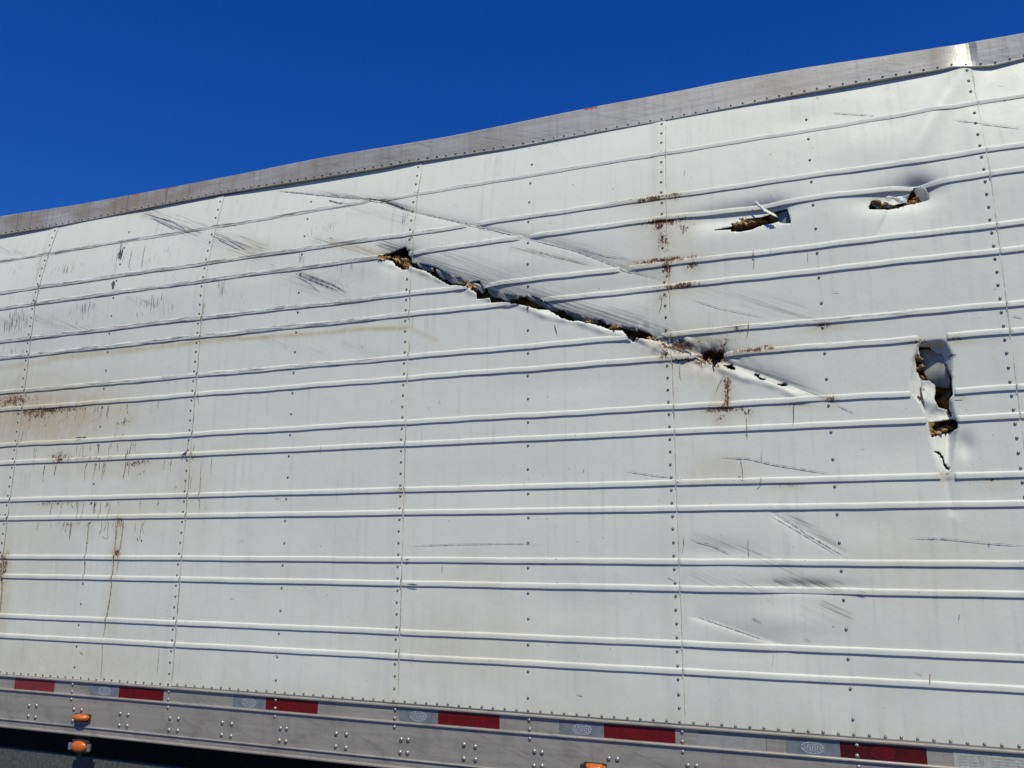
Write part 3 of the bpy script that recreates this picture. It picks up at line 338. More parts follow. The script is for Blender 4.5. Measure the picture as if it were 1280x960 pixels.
def disp(u, v):
    """how far the skin is pushed into the trailer at (u, v)"""
    u = np.asarray(u, float); v = np.asarray(v, float)
    d = bow(v) + 0.0050 * wavy(u, v)
    k = (u > 1.9) & (u < 4.6) & (v > 0.6) & (v < 2.2)
    if k.any():
        s, t = pdist(GASH, u[k], v[k])
        end = smooth01(t / 0.06) * smooth01((1 - t) / 0.10)
        ripple = 1 + 0.35 * np.sin(t * 150) + 0.2 * np.sin(t * 61 + 1)
        up = np.where(s >= 0, 0.018 * np.exp(-np.abs(s) / 0.034), 0.020 * np.exp(-np.abs(s) / 0.006))
        lo = np.where(s < 0, -0.0048 * np.exp(-((s + 0.030 + 0.006 * np.sin(t * 47)) / 0.013) ** 2) * ripple, 0)
        g = (up + lo) * end
        # crumpled stretch right of the open gash
        cr = np.exp(-((t - 0.72) / 0.10) ** 2) * np.exp(-(s / 0.05) ** 2) * 0.040 * crumple(u[k], v[k])
        d[k] += g + cr
    k = (u > 1.3) & (u < 4.4) & (v > 1.2) & (v < 2.4)
    if k.any():
        s, t = pdist(CREASE, u[k], v[k])
        end = smooth01(t / 0.15) * smooth01((1 - t) / 0.25)
        d[k] += end * (0.0030 * np.exp(-np.abs(s) / 0.010) + np.where(s < 0, 0.004 * np.exp(s / 0.12), 0.004 * np.exp(-s / 0.03)))
    k = (u > 4.2) & (v > 1.5)
    if k.any():
        s, t = pdist(FOLD, u[k], v[k])
        d[k] += -0.0065 * np.exp(-(s / 0.04) ** 2) * smooth01((1 - t) / 0.3) + 0.006 * np.exp(-((s - 0.10) / 0.07) ** 2)
    # the punched-in slot at the right: steep right-hand wall, shallow left-hand wall
    k = (u > 4.3) & (u < 5.0) & (v > 0.55) & (v < 1.6)
    if k.any():
        xr = slot_x(u[k], v[k])
        al = smooth01((SLOTL[0][1] + 0.004 - v[k]) / 0.03) * smooth01((v[k] - SLOTL[-1][1]) / 0.20)
        prof = np.where(xr < 0.74, 0.30 * np.clip(xr / 0.08, 0, 1) + 0.70 * np.clip(xr / 0.74, 0, 1), np.clip((1.0 - xr) / 0.26, 0, 1))
        d[k] += 0.048 * al * prof
    for (cu, cv, ru, rv, a) in DENTS:
        k = (np.abs(u - cu) < 3 * ru) & (np.abs(v - cv) < 3 * rv)
        if k.any(): d[k] += a * np.exp(-(((u[k] - cu) / ru) ** 2 + ((v[k] - cv) / rv) ** 2))
    for pl, a, w in ((CR2, 0.0065, 0.07), (CR3, 0.006, 0.025), (CR4, 0.0045, 0.05)):
        P = np.array(pl)
        k = (u > P[:, 0].min() - .3) & (u < P[:, 0].max() + .3) & (v > P[:, 1].min() - .3) & (v < P[:, 1].max() + .3)
        if k.any():
            s, t = pdist(pl, u[k], v[k]); e = smooth01(t / 0.1) * smooth01((1 - t) / 0.25)
            d[k] += a * e * np.where(s > 0, np.exp(-s / w), np.exp(s / 0.010))
    return d

def crush(u, v):
    """1 = rib untouched, 0 = rib flattened"""
    c = np.ones(u.shape)
    k = (u > 1.9) & (u < 4.5) & (v > 0.6) & (v < 2.2)
    if k.any():
        s, t = pdist(GASH, u[k], v[k]); e = smooth01((1 - t) / 0.08)
        c[k] *= 1 - e * np.clip(np.where(s > 0, np.exp(-(s / 0.021) ** 2), np.exp(-(s / 0.008) ** 2)) * 1.15, 0, 1)
    k = (u > 1.2) & (u < 4.5) & (v > 1.2) & (v < 2.4)
    if k.any():
        s, t = pdist(CREASE, u[k], v[k])
        c[k] *= 1 - 0.62 * np.exp(-(s / 0.011) ** 2) * smooth01((1 - t) / 0.1)
    k = (u > 4.3) & (u < 5.0) & (v > 0.55) & (v < 1.35)
    if k.any():
        xr = slot_x(u[k], v[k])
        c[k] *= 1 - ((xr > -0.05) & (xr < 1.05) & (v[k] > 0.8)) - ((xr > -.3) & (xr < 1.3) & (v[k] > 0.7) & (v[k] <= 0.8))
    return c

def blobs(lst, u, v, p=1.0):
    r = np.zeros(u.shape)
    for cu, cv, ru, rv, s in lst:
        k = (np.abs(u - cu) < 2.2 * ru) & (np.abs(v - cv) < 2.2 * rv)
        if k.any(): r[k] = np.maximum(r[k], s * np.exp(-(((u[k] - cu) / ru) ** 2 + ((v[k] - cv) / rv) ** 2) ** p))
    return r

def segs(lst, u, v):
    r = np.zeros(u.shape)
    for u1, v1, u2, v2, w, s in lst:
        k = (u > min(u1, u2) - 3 * w) & (u < max(u1, u2) + 3 * w) & (v > min(v1, v2) - 3 * w) & (v < max(v1, v2) + 3 * w)
        if not k.any(): continue
        ds, t = pdist([(u1, v1), (u2, v2)], u[k], v[k])
        r[k] = np.maximum(r[k], s * np.exp(-(ds / w) ** 2))
    return r

def marks(u, v, rib=False):
    m = np.zeros((len(u), 4)); m2 = np.zeros((len(u), 4))
    m[:, 0] = blobs(RUST, u, v)
    m[:, 1] = np.maximum(blobs(TAN, u, v, 1.3), segs(TANSEG, u, v))
    m[:, 2] = segs(SCUFF, u, v)
    m[:, 3] = blobs(TICK, u, v, 1.5)
    # dirt caught along sheet joints
    sj = np.abs((u - 0.018) / W - np.round((u - 0.018) / W)) * W
    m[:, 1] = np.maximum(m[:, 1], 0.10 * np.exp(-(sj / 0.005) ** 2))
    m[:, 0] = np.maximum(m[:, 0], 0.30 * np.exp(-(sj / 0.003) ** 2))
    # dust thrown up above the bottom rail
    m[:, 1] = np.maximum(m[:, 1], 0.18 * np.exp(-((v + 0.175) / 0.05) ** 2))
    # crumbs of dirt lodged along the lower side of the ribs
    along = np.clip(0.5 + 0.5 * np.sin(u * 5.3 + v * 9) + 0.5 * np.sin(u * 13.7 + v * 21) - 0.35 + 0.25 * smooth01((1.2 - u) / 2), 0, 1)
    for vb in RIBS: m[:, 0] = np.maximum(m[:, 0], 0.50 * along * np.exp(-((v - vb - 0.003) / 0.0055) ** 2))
    if rib:
        z = smooth01((v - 1.1) / 0.35) * smooth01((2.75 - u) / 0.6)
        z = np.maximum(z, 0.75 * np.exp(-(((u - 4.25) / 0.9) ** 2 + ((v - 1.35) / 0.22) ** 2)))
        z = np.maximum(z, 0.65 * smooth01((v - 1.75) / 0.1) * smooth01((4.4 - u) / 1.2))
        z = np.maximum(z, 0.5 * np.exp(-(((u - 4.05) / 0.35) ** 2 + ((v - 0.25) / 0.30) ** 2)))
        m2[:, 0] = np.maximum(z, 0.24)
    m2[:, 3] = 1
    return m, m2

# ------------------------------------------------------------------ the setting
def ground():
    bm = bmesh.new()
    s = 1500.0
    vs = [bm.verts.new(p) for p in ((-s, -s, 0), (s, -s, 0), (s, s, 0), (-s, s, 0))]; bm.faces.new(vs)
    o = link('ground', bm_mesh('ground', bm), M['ground']); o['kind'] = 'structure'
ground()

# ------------------------------------------------------------------ the trailer
trailer = bpy.data.objects.new('semi_trailer', None); COL.objects.link(trailer)
trailer['label'] = 'white ribbed box trailer with its side torn open by a long diagonal gash'
trailer['category'] = 'trailer'
XL, XR = -7.4, 8.77

RIBS = [(j * PITCH + o) for j in range(7) for o in (0.0, 0.1019)] + [2.176]

LAP = 0.018
def sheet(i, h):
    """one riveted side sheet, from joint i to joint i + 1"""
    x0, x1 = i * W - 0.012, (i + 1) * W + LAP
    nu = int(round((x1 - x0) / h)); v0, v1 = -0.176, 2.395; nv = int(round((v1 - v0) / h))
    U, V = np.meshgrid(np.linspace(x0, x1, nu + 1), np.linspace(v0, v1, nv + 1))
    u = U.ravel().copy(); v = V.ravel().copy(); hh = (x1 - x0) / nu
    for hl, b in zip(HOLES, HB):                 # pull the nearest vertices onto each torn edge
        k = np.where((u > b[0] - .03) & (u < b[1] + .03) & (v > b[2] - .03) & (v < b[3] + .03))[0]
        if not len(k): continue
        P = np.array(hl + [hl[0]]); bu = u[k].copy(); bv = v[k].copy(); bd = np.full(len(k), 1e9)
        for a, c in zip(P[:-1], P[1:]):
            dd = c - a; t = np.clip(((u[k] - a[0]) * dd[0] + (v[k] - a[1]) * dd[1]) / max(dd @ dd, 1e-12), 0, 1)
            pu = a[0] + t * dd[0]; pv = a[1] + t * dd[1]; ds = np.hypot(u[k] - pu, v[k] - pv); m = ds < bd
            bd[m] = ds[m]; bu[m] = pu[m]; bv[m] = pv[m]
        m = bd < 0.55 * hh
        u[k[m]] = bu[m]; v[k[m]] = bv[m]
    d = disp(u, v)
    e = (u - (i + 1) * W)                        # right edge lies over the next sheet
    d = d - 0.0026 * smooth01((e + 0.06) / 0.05)
    idx = np.arange((nu + 1) * (nv + 1)).reshape(nv + 1, nu + 1)
    q = np.stack([idx[:-1, :-1], idx[:-1, 1:], idx[1:, 1:], idx[1:, :-1]], -1).reshape(-1, 4)
    cu = u[q].mean(1); cv = v[q].mean(1)
    q = q[~in_holes(cu, cv)]
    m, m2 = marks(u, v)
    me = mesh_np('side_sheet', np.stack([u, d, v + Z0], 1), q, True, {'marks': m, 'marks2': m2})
    o = link('side_sheet', me, M['paint'], trailer)
    if 1 <= i <= 3:
        sm = o.modifiers.new('gauge', 'SOLIDIFY'); sm.thickness = 0.0008; sm.offset = -1
    return o

RP = [(-0.002, 0.0018), (0.0050, 0.0018), (0.0053, 0.0021), (0.0056, 0.0034), (0.0058, 0.0056), (0.0058, 0.0140), (0.0055, 0.0180), (0.0048, 0.0210), (0.0030, 0.0234), (0.0006, 0.0250), (-0.002, 0.0258)]
def rib(i, vb, parent, fine, kx=1.0):
    x0, x1 = i * W + LAP + 0.001, (i + 1) * W + LAP - 0.001
    n = 170 if fine else 24
    us = np.linspace(x0, x1, n + 1); base = np.full(n + 1, vb + 0.004)
    jit = 0.0012 * np.sin(us * 9 + vb * 7) + 0.0008 * np.sin(us * 31 + vb * 3)
    base = base + jit * (1.0 if vb > 1.0 else 0.4)
    c = crush(us, base + 0.012) if fine else np.ones(n + 1)
    if fine:                                     # hammered crowns on the scraped ribs
        mm = np.maximum(0, np.clip((vb - 1.1) / 0.4, 0, 1) * np.clip((2.9 - us) / 0.6, 0, 1))
        c = c * (1 - mm * (0.08 + 0.07 * np.sin(us * 7 + vb * 11) * np.sin(us * 19 + vb * 5)))
    nose = smooth01((us - x0) / 0.004 + .55)     # joggle at the lap
    vv = []; uu = []; yy = []
    for (p, zz) in RP:
        a = base + zz * (1.0 if kx == 1 else 0.9)
        vv.append(a); uu.append(us)
        y = disp(us, base + 0.012) if fine else bow(a)
        pr = p * c * nose * kx + (-0.006 * (1 - c)) + 0.0026 * smooth01((us - (i + 1) * W + 0.06) / 0.05)
        yy.append(y - pr)
    U = np.array(uu); V = np.array(vv); Y = np.array(yy); k = len(RP)
    idx = np.arange(k * (n + 1)).reshape(k, n + 1)
    q = np.stack([idx[:-1, :-1], idx[:-1, 1:], idx[1:, 1:], idx[1:, :-1]], -1).reshape(-1, 4)
    u = U.ravel(); v = V.ravel()
    if fine:
        cu = u[q].mean(1); cv = v[q].mean(1)
        q = q[~(in_holes(cu, cv) | (np.tile(0.5 * (c[1:] + c[:-1]), k - 1) < 0.12))]
    if not len(q): return None
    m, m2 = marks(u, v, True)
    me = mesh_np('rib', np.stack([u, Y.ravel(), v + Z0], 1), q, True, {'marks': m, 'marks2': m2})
    return link('rib', me, M['paint'], parent)

sheets = {}
for i in range(-6, 7):
    fine = -1 <= i <= 4
    s = sheet(i, {-1: 0.009, 0: 0.008, 1: 0.006, 2: 0.006, 3: 0.006, 4: 0.012}.get(i, 0.06))
    sheets[i] = s
    for vb in RIBS: rib(i, vb, s, fine, 0.75 if vb > 2.1 else 1.0)

# ---- rivets
def dome(name, r, h, seg=10, rings=3):
    bm = bmesh.new(); top = bm.verts.new((0, -h, 0)); prev = None
    for k in range(1, rings + 1):
        a = k / rings * math.pi / 2
        ring = [bm.verts.new((r * math.sin(a) * math.cos(t * 2 * math.pi / seg), -h * math.cos(a) + (0.001 if k == rings else 0), r * math.sin(a) * math.sin(t * 2 * math.pi / seg))) for t in range(seg)]
        for t in range(seg):
            if prev: bm.faces.new((prev[t], prev[(t + 1) % seg], ring[(t + 1) % seg], ring[t]))
            else: bm.faces.new((top, ring[(t + 1) % seg], ring[t]))
        prev = ring
    return bm_mesh(name, bm, True)

rivet_me = dome('rivet', 0.0064, 0.0052, 8, 2); rivet_me.materials.append(M['rivet'])
rail_rivet_me = dome('rivet', 0.0055, 0.0046, 8, 2); rail_rivet_me.materials.append(M['bolt'])
bolt_me = dome('bolt', 0.0098, 0.0075, 12, 3); bolt_me.materials.append(M['bolt'])
small_bolt_me = dome('bolt', 0.0078, 0.0058, 12, 3); small_bolt_me.materials.append(M['bolt'])

TB = np.array(TRB); TT = np.array(TRT)
for A_ in (TB, TT):                              # even out the reading error, keep the kink at the right
    m_ = A_.copy()
    for i_ in range(1, len(A_) - 1):
        if A_[i_, 0] < 4.4: A_[i_, 1] = 0.5 * m_[i_, 1] + 0.25 * (m_[i_ - 1, 1] + m_[i_ + 1, 1])
def rail_b(x): return np.interp(x, TB[:, 0], TB[:, 1])
def rail_t(x): return np.interp(x, TT[:, 0], TT[:, 1]) + 0.011 * smooth01((np.asarray(x, float) - 4.78) / 0.09) * (1 - smooth01((np.asarray(x, float) - 4.895) / 0.03))
def rail_y(x):
    x = np.asarray(x, float)
    y = 0.088 + 0.004 * np.sin(x * 2.3) + 0.003 * np.sin(x * 5.1 + 1)
    return y
def rail_twist(x):
    """lean of the top rail face, metres in at the top over its height"""
    x = np.asarray(x, float)
    return 0.006 * np.sin(x * 1.9 + .5) + 0.019 * smooth01((x - 4.78) / 0.09) * (1 - smooth01((x - 4.895) / 0.03))

spots = []
def joint_x(k, v): return k * W
for k in range(-1, 6):                           # joint columns
    j = -15
    while True:
        v = 0.605 + j * PITCH / 6; j += 1
        if v > 2.36: break
        if v > -0.13: spots.append((k * W, v, 's'))
for k in range(-1, 5):                           # mid-sheet columns
    j = -8
    while True:
        v = 0.605 + j * PITCH / 3; j += 1
        if v > 2.34: break
        if v > -0.13: spots.append(((k + 0.5) * W, v, 's'))
for j in range(-50, 60):                         # bottom row
    spots.append((2.44 + j * W / 24, -0.1655, 's'))
for j in range(-62, 60):                         # top rail row
    x = 2.44 + j * W / 24; spots.append((x, float(rail_b(x)) + 0.017, 't'))
# rivets that show in the photograph's frame
def px(p):
    q = np.array(p) - CAM; z = q @ F_; return 640 + 1017 * (q @ R_) / z, 480 + 1017 * (q @ D_) / z, z
cand = []
for (u, v, kind) in spots:
    ua, va = np.array([u]), np.array([v])
    if kind == 's':
        if in_holes(ua, va)[0]: continue
        ju = u + random.gauss(0, .0008); jv = v + random.gauss(0, .0008)
        y = float(disp(np.array([ju]), np.array([jv]))[0]) - (0.0026 if abs(u / W - round(u / W)) < .01 else 0)
        s, t = pdist(GASH, ua, va)
        if abs(s[0]) < 0.02 and 0.02 < t[0] < 0.99: continue
    else:
        ju, jv = u, v; y = float(rail_y(u)) - 0.0060 + float(rail_twist(u)) * 0.17
    x_, y_, z_ = px((ju, y, jv + Z0))
    if -60 < x_ < 1340 and -60 < y_ < 1020: cand.append((z_, ju, y, jv, kind))
cand.sort()
top_rail_rivets = []
rest = []
rivet_spots_rail = []
for n_, (z_, u, y, v, kind) in enumerate(cand):
    if n_ < 300:
        if kind == 't': rivet_spots_rail.append((u, y, v)); continue
        p = sheets[max(-6, min(6, int(math.floor(u / W + 1e-6 - (0.01 if abs(u / W - round(u / W)) < .01 else 0)))))]
        o = link('rivet', rivet_me, None, p); o.location = (u, y, v + Z0)
    else: rest.append((u, y, v))
bm = bmesh.new()
rv = np.array([vv.co[:] for vv in rivet_me.vertices]); rf = [tuple(f.vertices) for f in rivet_me.polygons]
for (u, y, v) in rest:
    vs = [bm.verts.new((a + u, b + y, c + v + Z0)) for a, b, c in rv]
    for f in rf: bm.faces.new([vs[t] for t in f])
o = link('rivets', bm_mesh('rivets', bm, True), M['rivet'], trailer); o['kind'] = 'stuff'

# ---- top rail
def sweep(name, xs, prof, mat, parent, mk=None, smooth=False):
    """prof: list of functions x -> (y, z)"""
    n = len(xs); k = len(prof); V = np.zeros((k, n, 3))
    for j, f in enumerate(prof):
        y, z = f(xs); V[j, :, 0] = xs; V[j, :, 1] = y; V[j, :, 2] = z
    idx = np.arange(k * n).reshape(k, n)
    q = np.stack([idx[:-1, :-1], idx[:-1, 1:], idx[1:, 1:], idx[1:, :-1]], -1).reshape(-1, 4)
    vv = V.reshape(-1, 3)
    a = None
    if mk is not None: a = {'marks': mk(vv)}
    return link(name, mesh_np(name, vv, q, smooth, a), mat, parent)

def red_marks(vv):
    m = np.zeros((len(vv), 4)); v = vv[:, 2] - Z0
    for cx, w in ((0.86, 0.10), (0.60, 0.06), (3.33, 0.07)):
        m[:, 0] = np.maximum(m[:, 0], 0.55 * np.exp(-((vv[:, 0] - cx) / w) ** 2) * (v > rail_t(vv[:, 0]) - 0.014))
    return m
xs = np.arange(XL, XR + .001, 0.012); xs = xs[(xs > -1.5) & (xs < 6.2)]; xs = np.concatenate([np.linspace(XL, -1.5, 20)[:-1], xs, np.linspace(6.2, XR, 12)[1:]])
def trp(off, f):
    return lambda x: (rail_y(x) + off + rail_twist(x) * f, Z0 + rail_b(x) + (rail_t(x) - rail_b(x)) * f)
def trb(off, dz): return lambda x: (rail_y(x) + off, Z0 + rail_b(x) + dz)
top_rail = sweep('top_rail', xs, [trb(0.03, 0.004), trb(-0.002, 0.001), trb(-0.0085, 0.003), trb(-0.0088, 0.0065), trb(-0.0055, 0.0095), trp(-0.0056, 0.25), trp(-0.0058, 0.5), trp(-0.006, 0.75), trp(-0.006, 0.96), trp(-0.003, 0.99), trp(0.003, 1.0), trp(0.08, 1.02), trp(0.08, 0.9)], M['top'], trailer, red_marks)
for (u, y, v) in rivet_spots_rail:
    o = link('rivet', rail_rivet_me, None, top_rail); o.location = (u, y, v + Z0)

# ---- bottom rail
BP = [(0.03, -0.150), (0.0035, -0.160), (0.0035, -0.1775), (-0.008, -0.1785), (-0.0125, -0.182), (-0.0125, -0.1865), (-0.008, -0.1905), (-0.002, -0.1915), (-0.002, -0.2455),
      (-0.0075, -0.2465), (-0.010, -0.2495), (-0.010, -0.2535), (-0.0065, -0.2565), (-0.002, -0.2572), (-0.002, -0.3925), (-0.0065, -0.3938), (-0.0080, -0.3968), (-0.0065, -0.3998), (-0.001, -0.4008), (-0.001, -0.4245),
      (-0.0055, -0.4275), (-0.0075, -0.4315), (-0.0060, -0.4365), (0.0, -0.4385), (0.055, -0.4385)]
xs2 = np.linspace(XL, XR, 200)
bottom_rail = sweep('bottom_rail', xs2, [(lambda x, p=p: (np.full(x.shape, p[0]) + 0.0006 * np.sin(x * 3), np.full(x.shape, p[1] + Z0) + 0.0008 * np.sin(x * 1.7))) for p in BP], M['rail'], trailer, lambda vv: np.zeros((len(vv), 4)))
FY = -0.002
for k, cx in enumerate([0.3615, 0.6635, 0.965, 1.2705, 1.577, 1.887, 2.186, 2.4955, 2.796, 3.0925, 3.3975, 3.70, 4.0, 4.30, 4.61]):
    hw = 0.017 if k in (5, 7, 9, 10, 11, 13) else 0.0255
    for dx in (-hw, hw):
        for dz in (-0.3185, -0.3705):
            if k == 1 and dx > 0 and dz < -0.36: continue      # behind the marker lamp
            if k == 10 and dz < -0.36: continue
            o = link('bolt', bolt_me, None, bottom_rail); o.location = (cx + dx + random.gauss(0, .001), FY, dz + Z0 + random.gauss(0, .001))
for k in range(-1, 10):
    for dz in (-0.2005, -0.2355, -0.2715):
        o = link('bolt', small_bolt_me, None, bottom_rail)
        o.location = ((k + 1) * 0.61 + 0.006 + random.gauss(0, .001), FY - (0.0012 if dz > -0.25 else 0), dz + Z0)

# ---- reflective tape with printed emblems, labels
def flat(name, mat, parent, polys, y, th=0.0004):
    bm = bmesh.new()
    for P in polys:
        f0 = [bm.verts.new((x, y, z + Z0)) for x, z in P]; f1 = [bm.verts.new((x, y - th, z + Z0)) for x, z in P]
        bm.faces.new(f1); n = len(P)
        for i in range(n): bm.faces.new((f0[i], f0[(i + 1) % n], f1[(i + 1) % n], f1[i]))
    return link(name, bm_mesh(name, bm), mat, parent)
def rect(x0, x1, z0, z1): return [(x0, z0), (x1, z0), (x1, z1), (x0, z1)]
TAPE_Y = -0.0022
def emblem(cx, cz, mat, parent, s=1.0):
    """worn oval seal: broken outer ring, an arch of strokes and a band of letter-like strokes"""
    P = []; n = 26; rx, rz = 0.040 * s, 0.0205 * s
    for k in range(n):
        if k % 13 in (12,): continue
        a0, a1 = k / n * 2 * math.pi, (k + 0.9) / n * 2 * math.pi
        t = 0.86 if k % 2 else 0.80
        P.append([(cx + rx * math.cos(a0), cz + rz * math.sin(a0)), (cx + rx * math.cos(a1), cz + rz * math.sin(a1)),
                  (cx + rx * t * math.cos(a1), cz + rz * t * math.sin(a1)), (cx + rx * t * math.cos(a0), cz + rz * t * math.sin(a0))])
    for k in range(-3, 4):
        x = cx + k * 0.0085 * s; hgt = 0.0065 * s
        P.append(rect(x - 0.0016 * s, x + 0.0014 * s, cz - hgt, cz + hgt))
        if k % 2: P.append(rect(x + 0.0014 * s, x + 0.0045 * s, cz - hgt, cz - hgt + 0.0028 * s))
        else: P.append(rect(x + 0.0014 * s, x + 0.0045 * s, cz + hgt - 0.0028 * s, cz + hgt))
    P.append(rect(cx - 0.020 * s, cx + 0.020 * s, cz + 0.0095 * s, cz + 0.0118 * s))
    P.append(rect(cx - 0.022 * s, cx + 0.022 * s, cz - 0.0118 * s, cz - 0.0095 * s))
    return flat('emblem', mat, parent, P, TAPE_Y - 0.0005, 0.0002)
def tape(x0, x1, mat, label=None, em=None, emm=None):
    o = flat('reflective_tape', mat, trailer, [rect(x0, x1, -0.2455 + .0006, -0.1925 - .0004)], TAPE_Y)
    if label: o['label'] = label
    if em is not None: emblem(em, -0.2205, emm, o)
    return o
P0 = (0.216, 0.919, 1.784, 2.650, 3.363, 4.220)
for k, x in enumerate(P0):
    L = 0.277
    mat = (M['redfade'], M['red'], M['red'], M['red'], M['red'], M['reddark'])[k]
    t = tape(x, x + L, mat, ('faded dull red reflective tape', 'dark red reflective tape', 'dark red reflective tape', 'dark red reflective tape', 'dark red reflective tape', 'very dark weathered red reflective tape')[k],
             x + 0.5 * L if k in (1, 2, 4, 5) else None, M['redmark'])
    if k: tape(x - 0.182, x - 0.001, M['silver'], 'blue grey reflective tape with a worn pale oval emblem', x - (0.092 if k != 4 else 0.088), M['silvermark'])
def strokes(x0, x1, zc, h, rs, word=5):
    P = []; x = x0; k = 0
    while x < x1:
        w = rs.uniform(0.0035, 0.006)
        if k % (word + 1) != word:
            P.append(rect(x, x + w * 0.35, zc - h / 2, zc + h / 2))
            if rs.random() < .8: P.append(rect(x + w * .35, x + w * .85, zc + h / 2 - h * .3, zc + h / 2))
            if rs.random() < .6: P.append(rect(x + w * .35, x + w * .85, zc - h / 2, zc - h / 2 + h * .28))
        x += w; k += 1
    return P
rs = random.Random(3)
lab = flat('spec_label', M['label'], trailer, [rect(3.722, 3.970, -0.2448, -0.1925)], TAPE_Y); lab['label'] = 'grey printed label between the red and silver tapes'
flat('label_print', M['ink'], lab, strokes(3.731, 3.782, -0.1985, 0.0062, rs, 9), TAPE_Y - 0.0005, 0.0002)
flat('label_print', M['inkgrey'], lab, strokes(3.796, 3.826, -0.1985, 0.005, rs, 4) + strokes(3.836, 3.876, -0.1985, 0.005, rs, 6), TAPE_Y - 0.0005, 0.0002)
flat('label_edge', M['ink'], lab, [rect(3.9685, 3.9705, -0.2445, -0.1935)], TAPE_Y - 0.0005, 0.0002)
lab2 = flat('warning_label', M['whitelabel'], trailer, [rect(4.578, 4.90, -0.2448, -0.1925)], TAPE_Y); lab2['label'] = 'white printed label at the right end of the rail'
P = []
for r_ in range(4):
    P += strokes(4.592, 4.640 + 0.004 * r_, -0.209 - r_ * 0.0095, 0.0035, rs, 6)
    P += strokes(4.690, 4.80, -0.209 - r_ * 0.0095, 0.0035, rs, 7)
flat('label_print', M['inkgrey'], lab2, P + strokes(4.634, 4.70, -0.1975, 0.0045, rs, 8), TAPE_Y - 0.0005, 0.0002)
flat('label_print', M['inkgrey'], lab2, [rect(4.651, 4.667, -0.206, -0.203), [(4.653, -0.208), (4.659, -0.208), (4.663, -0.236), (4.660, -0.236)], [(4.664, -0.208), (4.668, -0.208), (4.668, -0.236), (4.665, -0.236)]], TAPE_Y - 0.0005, 0.0002)

# ---- lamps
def ellipsoid(rx, ry, rz, cx, cy, cz, half=True, seg=24, rings=8, sq=2.0):
    """front half of a rounded lens, bulging to -y"""
    bm = bmesh.new(); top = bm.verts.new((cx, cy - ry, cz)); prev = None
    for k in range(1, rings + 1):
        a = k / rings * math.pi / 2; ring = []
        for t in range(seg):
            th = t * 2 * math.pi / seg; c, s = math.cos(th), math.sin(th)
            e = 2 / sq
            x = math.copysign(abs(c) ** e, c); z = math.copysign(abs(s) ** e, s)
            ring.append(bm.verts.new((cx + rx * math.sin(a) ** .8 * x, cy - ry * math.cos(a), cz + rz * math.sin(a) ** .8 * z)))
        for t in range(seg):
            if prev: bm.faces.new((prev[t], prev[(t + 1) % seg], ring[(t + 1) % seg], ring[t]))
            else: bm.faces.new((top, ring[(t + 1) % seg], ring[t]))
        prev = ring
    bm.faces.new(prev[::-1])
    return bm
def tube_ring(rx, rz, r, cx, cy, cz, seg=28, k=8):
    bm = bmesh.new(); R = []
    for i in range(seg):
        a = i * 2 * math.pi / seg; ring = []
        for j in range(k):
            b = j * 2 * math.pi / k
            ring.append(bm.verts.new((cx + (rx + r * math.cos(b)) * math.cos(a), cy + r * math.sin(b), cz + (rz + r * math.cos(b)) * math.sin(a))))
        R.append(ring)
    for i in range(seg):
        for j in range(k): bm.faces.new((R[i][j], R[(i + 1) % seg][j], R[(i + 1) % seg][(j + 1) % k], R[i][(j + 1) % k]))
    return bm

# marker lamp on the rail face, left
mk = box_obj('marker_lamp', M['rubber'], trailer, 0.655, 0.757, -0.009, FY + .001, -0.372 + Z0, -0.334 + Z0, bev=0.003)
mk['label'] = 'small amber marker lamp on the rail face above the turn signal'
link('lens', bm_mesh('lens', ellipsoid(0.050, 0.030, 0.0165, 0.705, -0.009, -0.350 + Z0, sq=2.8), True), M['amber'], mk)
# turn signal hanging below the rail, left
CXL, CZL, CYL = 0.694, -0.489, 0.002
ts = link('turn_signal', bm_mesh('turn_signal', (lambda b: (box(b, CXL - 0.054, CXL + 0.054, CYL + 0.004, CYL + 0.020, CZL - 0.030 + Z0, CZL + 0.030 + Z0), bevel_all(b, 0.006), b)[2])(bmesh.new())), M['rubber'], trailer)
ts['label'] = 'amber oval turn signal in a metal bezel hanging below the rail'
link('lens', bm_mesh('lens', ellipsoid(0.048, 0.020, 0.0265, CXL - .002, CYL + 0.003, CZL + Z0, sq=2.2), True), M['amber'], ts)
link('bezel', bm_mesh('bezel', tube_ring(0.052, 0.0295, 0.004, CXL, CYL + 0.004, CZL + Z0), True), M['rubber'], ts)
for sx in (-1, 1):
    bm = bmesh.new(); box(bm, CXL + sx * 0.060 - 0.010, CXL + sx * 0.060 + 0.010, CYL - 0.003, CYL + 0.010, CZL - 0.020 + Z0, CZL + 0.014 + Z0); bevel_all(bm, 0.005)
    link('mounting_ear', bm_mesh('mounting_ear', bm), M['chrome'], ts)
bm = bmesh.new(); box(bm, CXL - 0.045, CXL + 0.045, CYL + 0.020, CYL + 0.026, CZL - 0.02 + Z0, -0.4375 + Z0)
link('bracket', bm_mesh('bracket', bm), M['steel'], ts)
# second marker lamp, bottom edge of the frame
m2_ = box_obj('marker_lamp', M['rubber'], trailer, 3.283, 3.372, -0.010, FY + .001, -0.378 + Z0, -0.338 + Z0, bev=0.003)
m2_['label'] = 'amber marker lamp with a broken black end on the rail below the middle red tape'
link('lens', bm_mesh('lens', ellipsoid(0.037, 0.030, 0.0175, 3.326, -0.009, -0.357 + Z0, sq=5.0), True), M['amber'], m2_)
bm = bmesh.new(); box(bm, 3.272, 3.290, -0.034, -0.006, -0.372 + Z0, -0.343 + Z0); bevel_all(bm, 0.006)
link('lamp_end', bm_mesh('lamp_end', bm), M['rubber'], m2_)
link('lamp_screw', dome('lamp_screw', 0.007, 0.006, 10, 3), M['amber'], m2_).location = (3.364, -0.010, -0.352 + Z0)

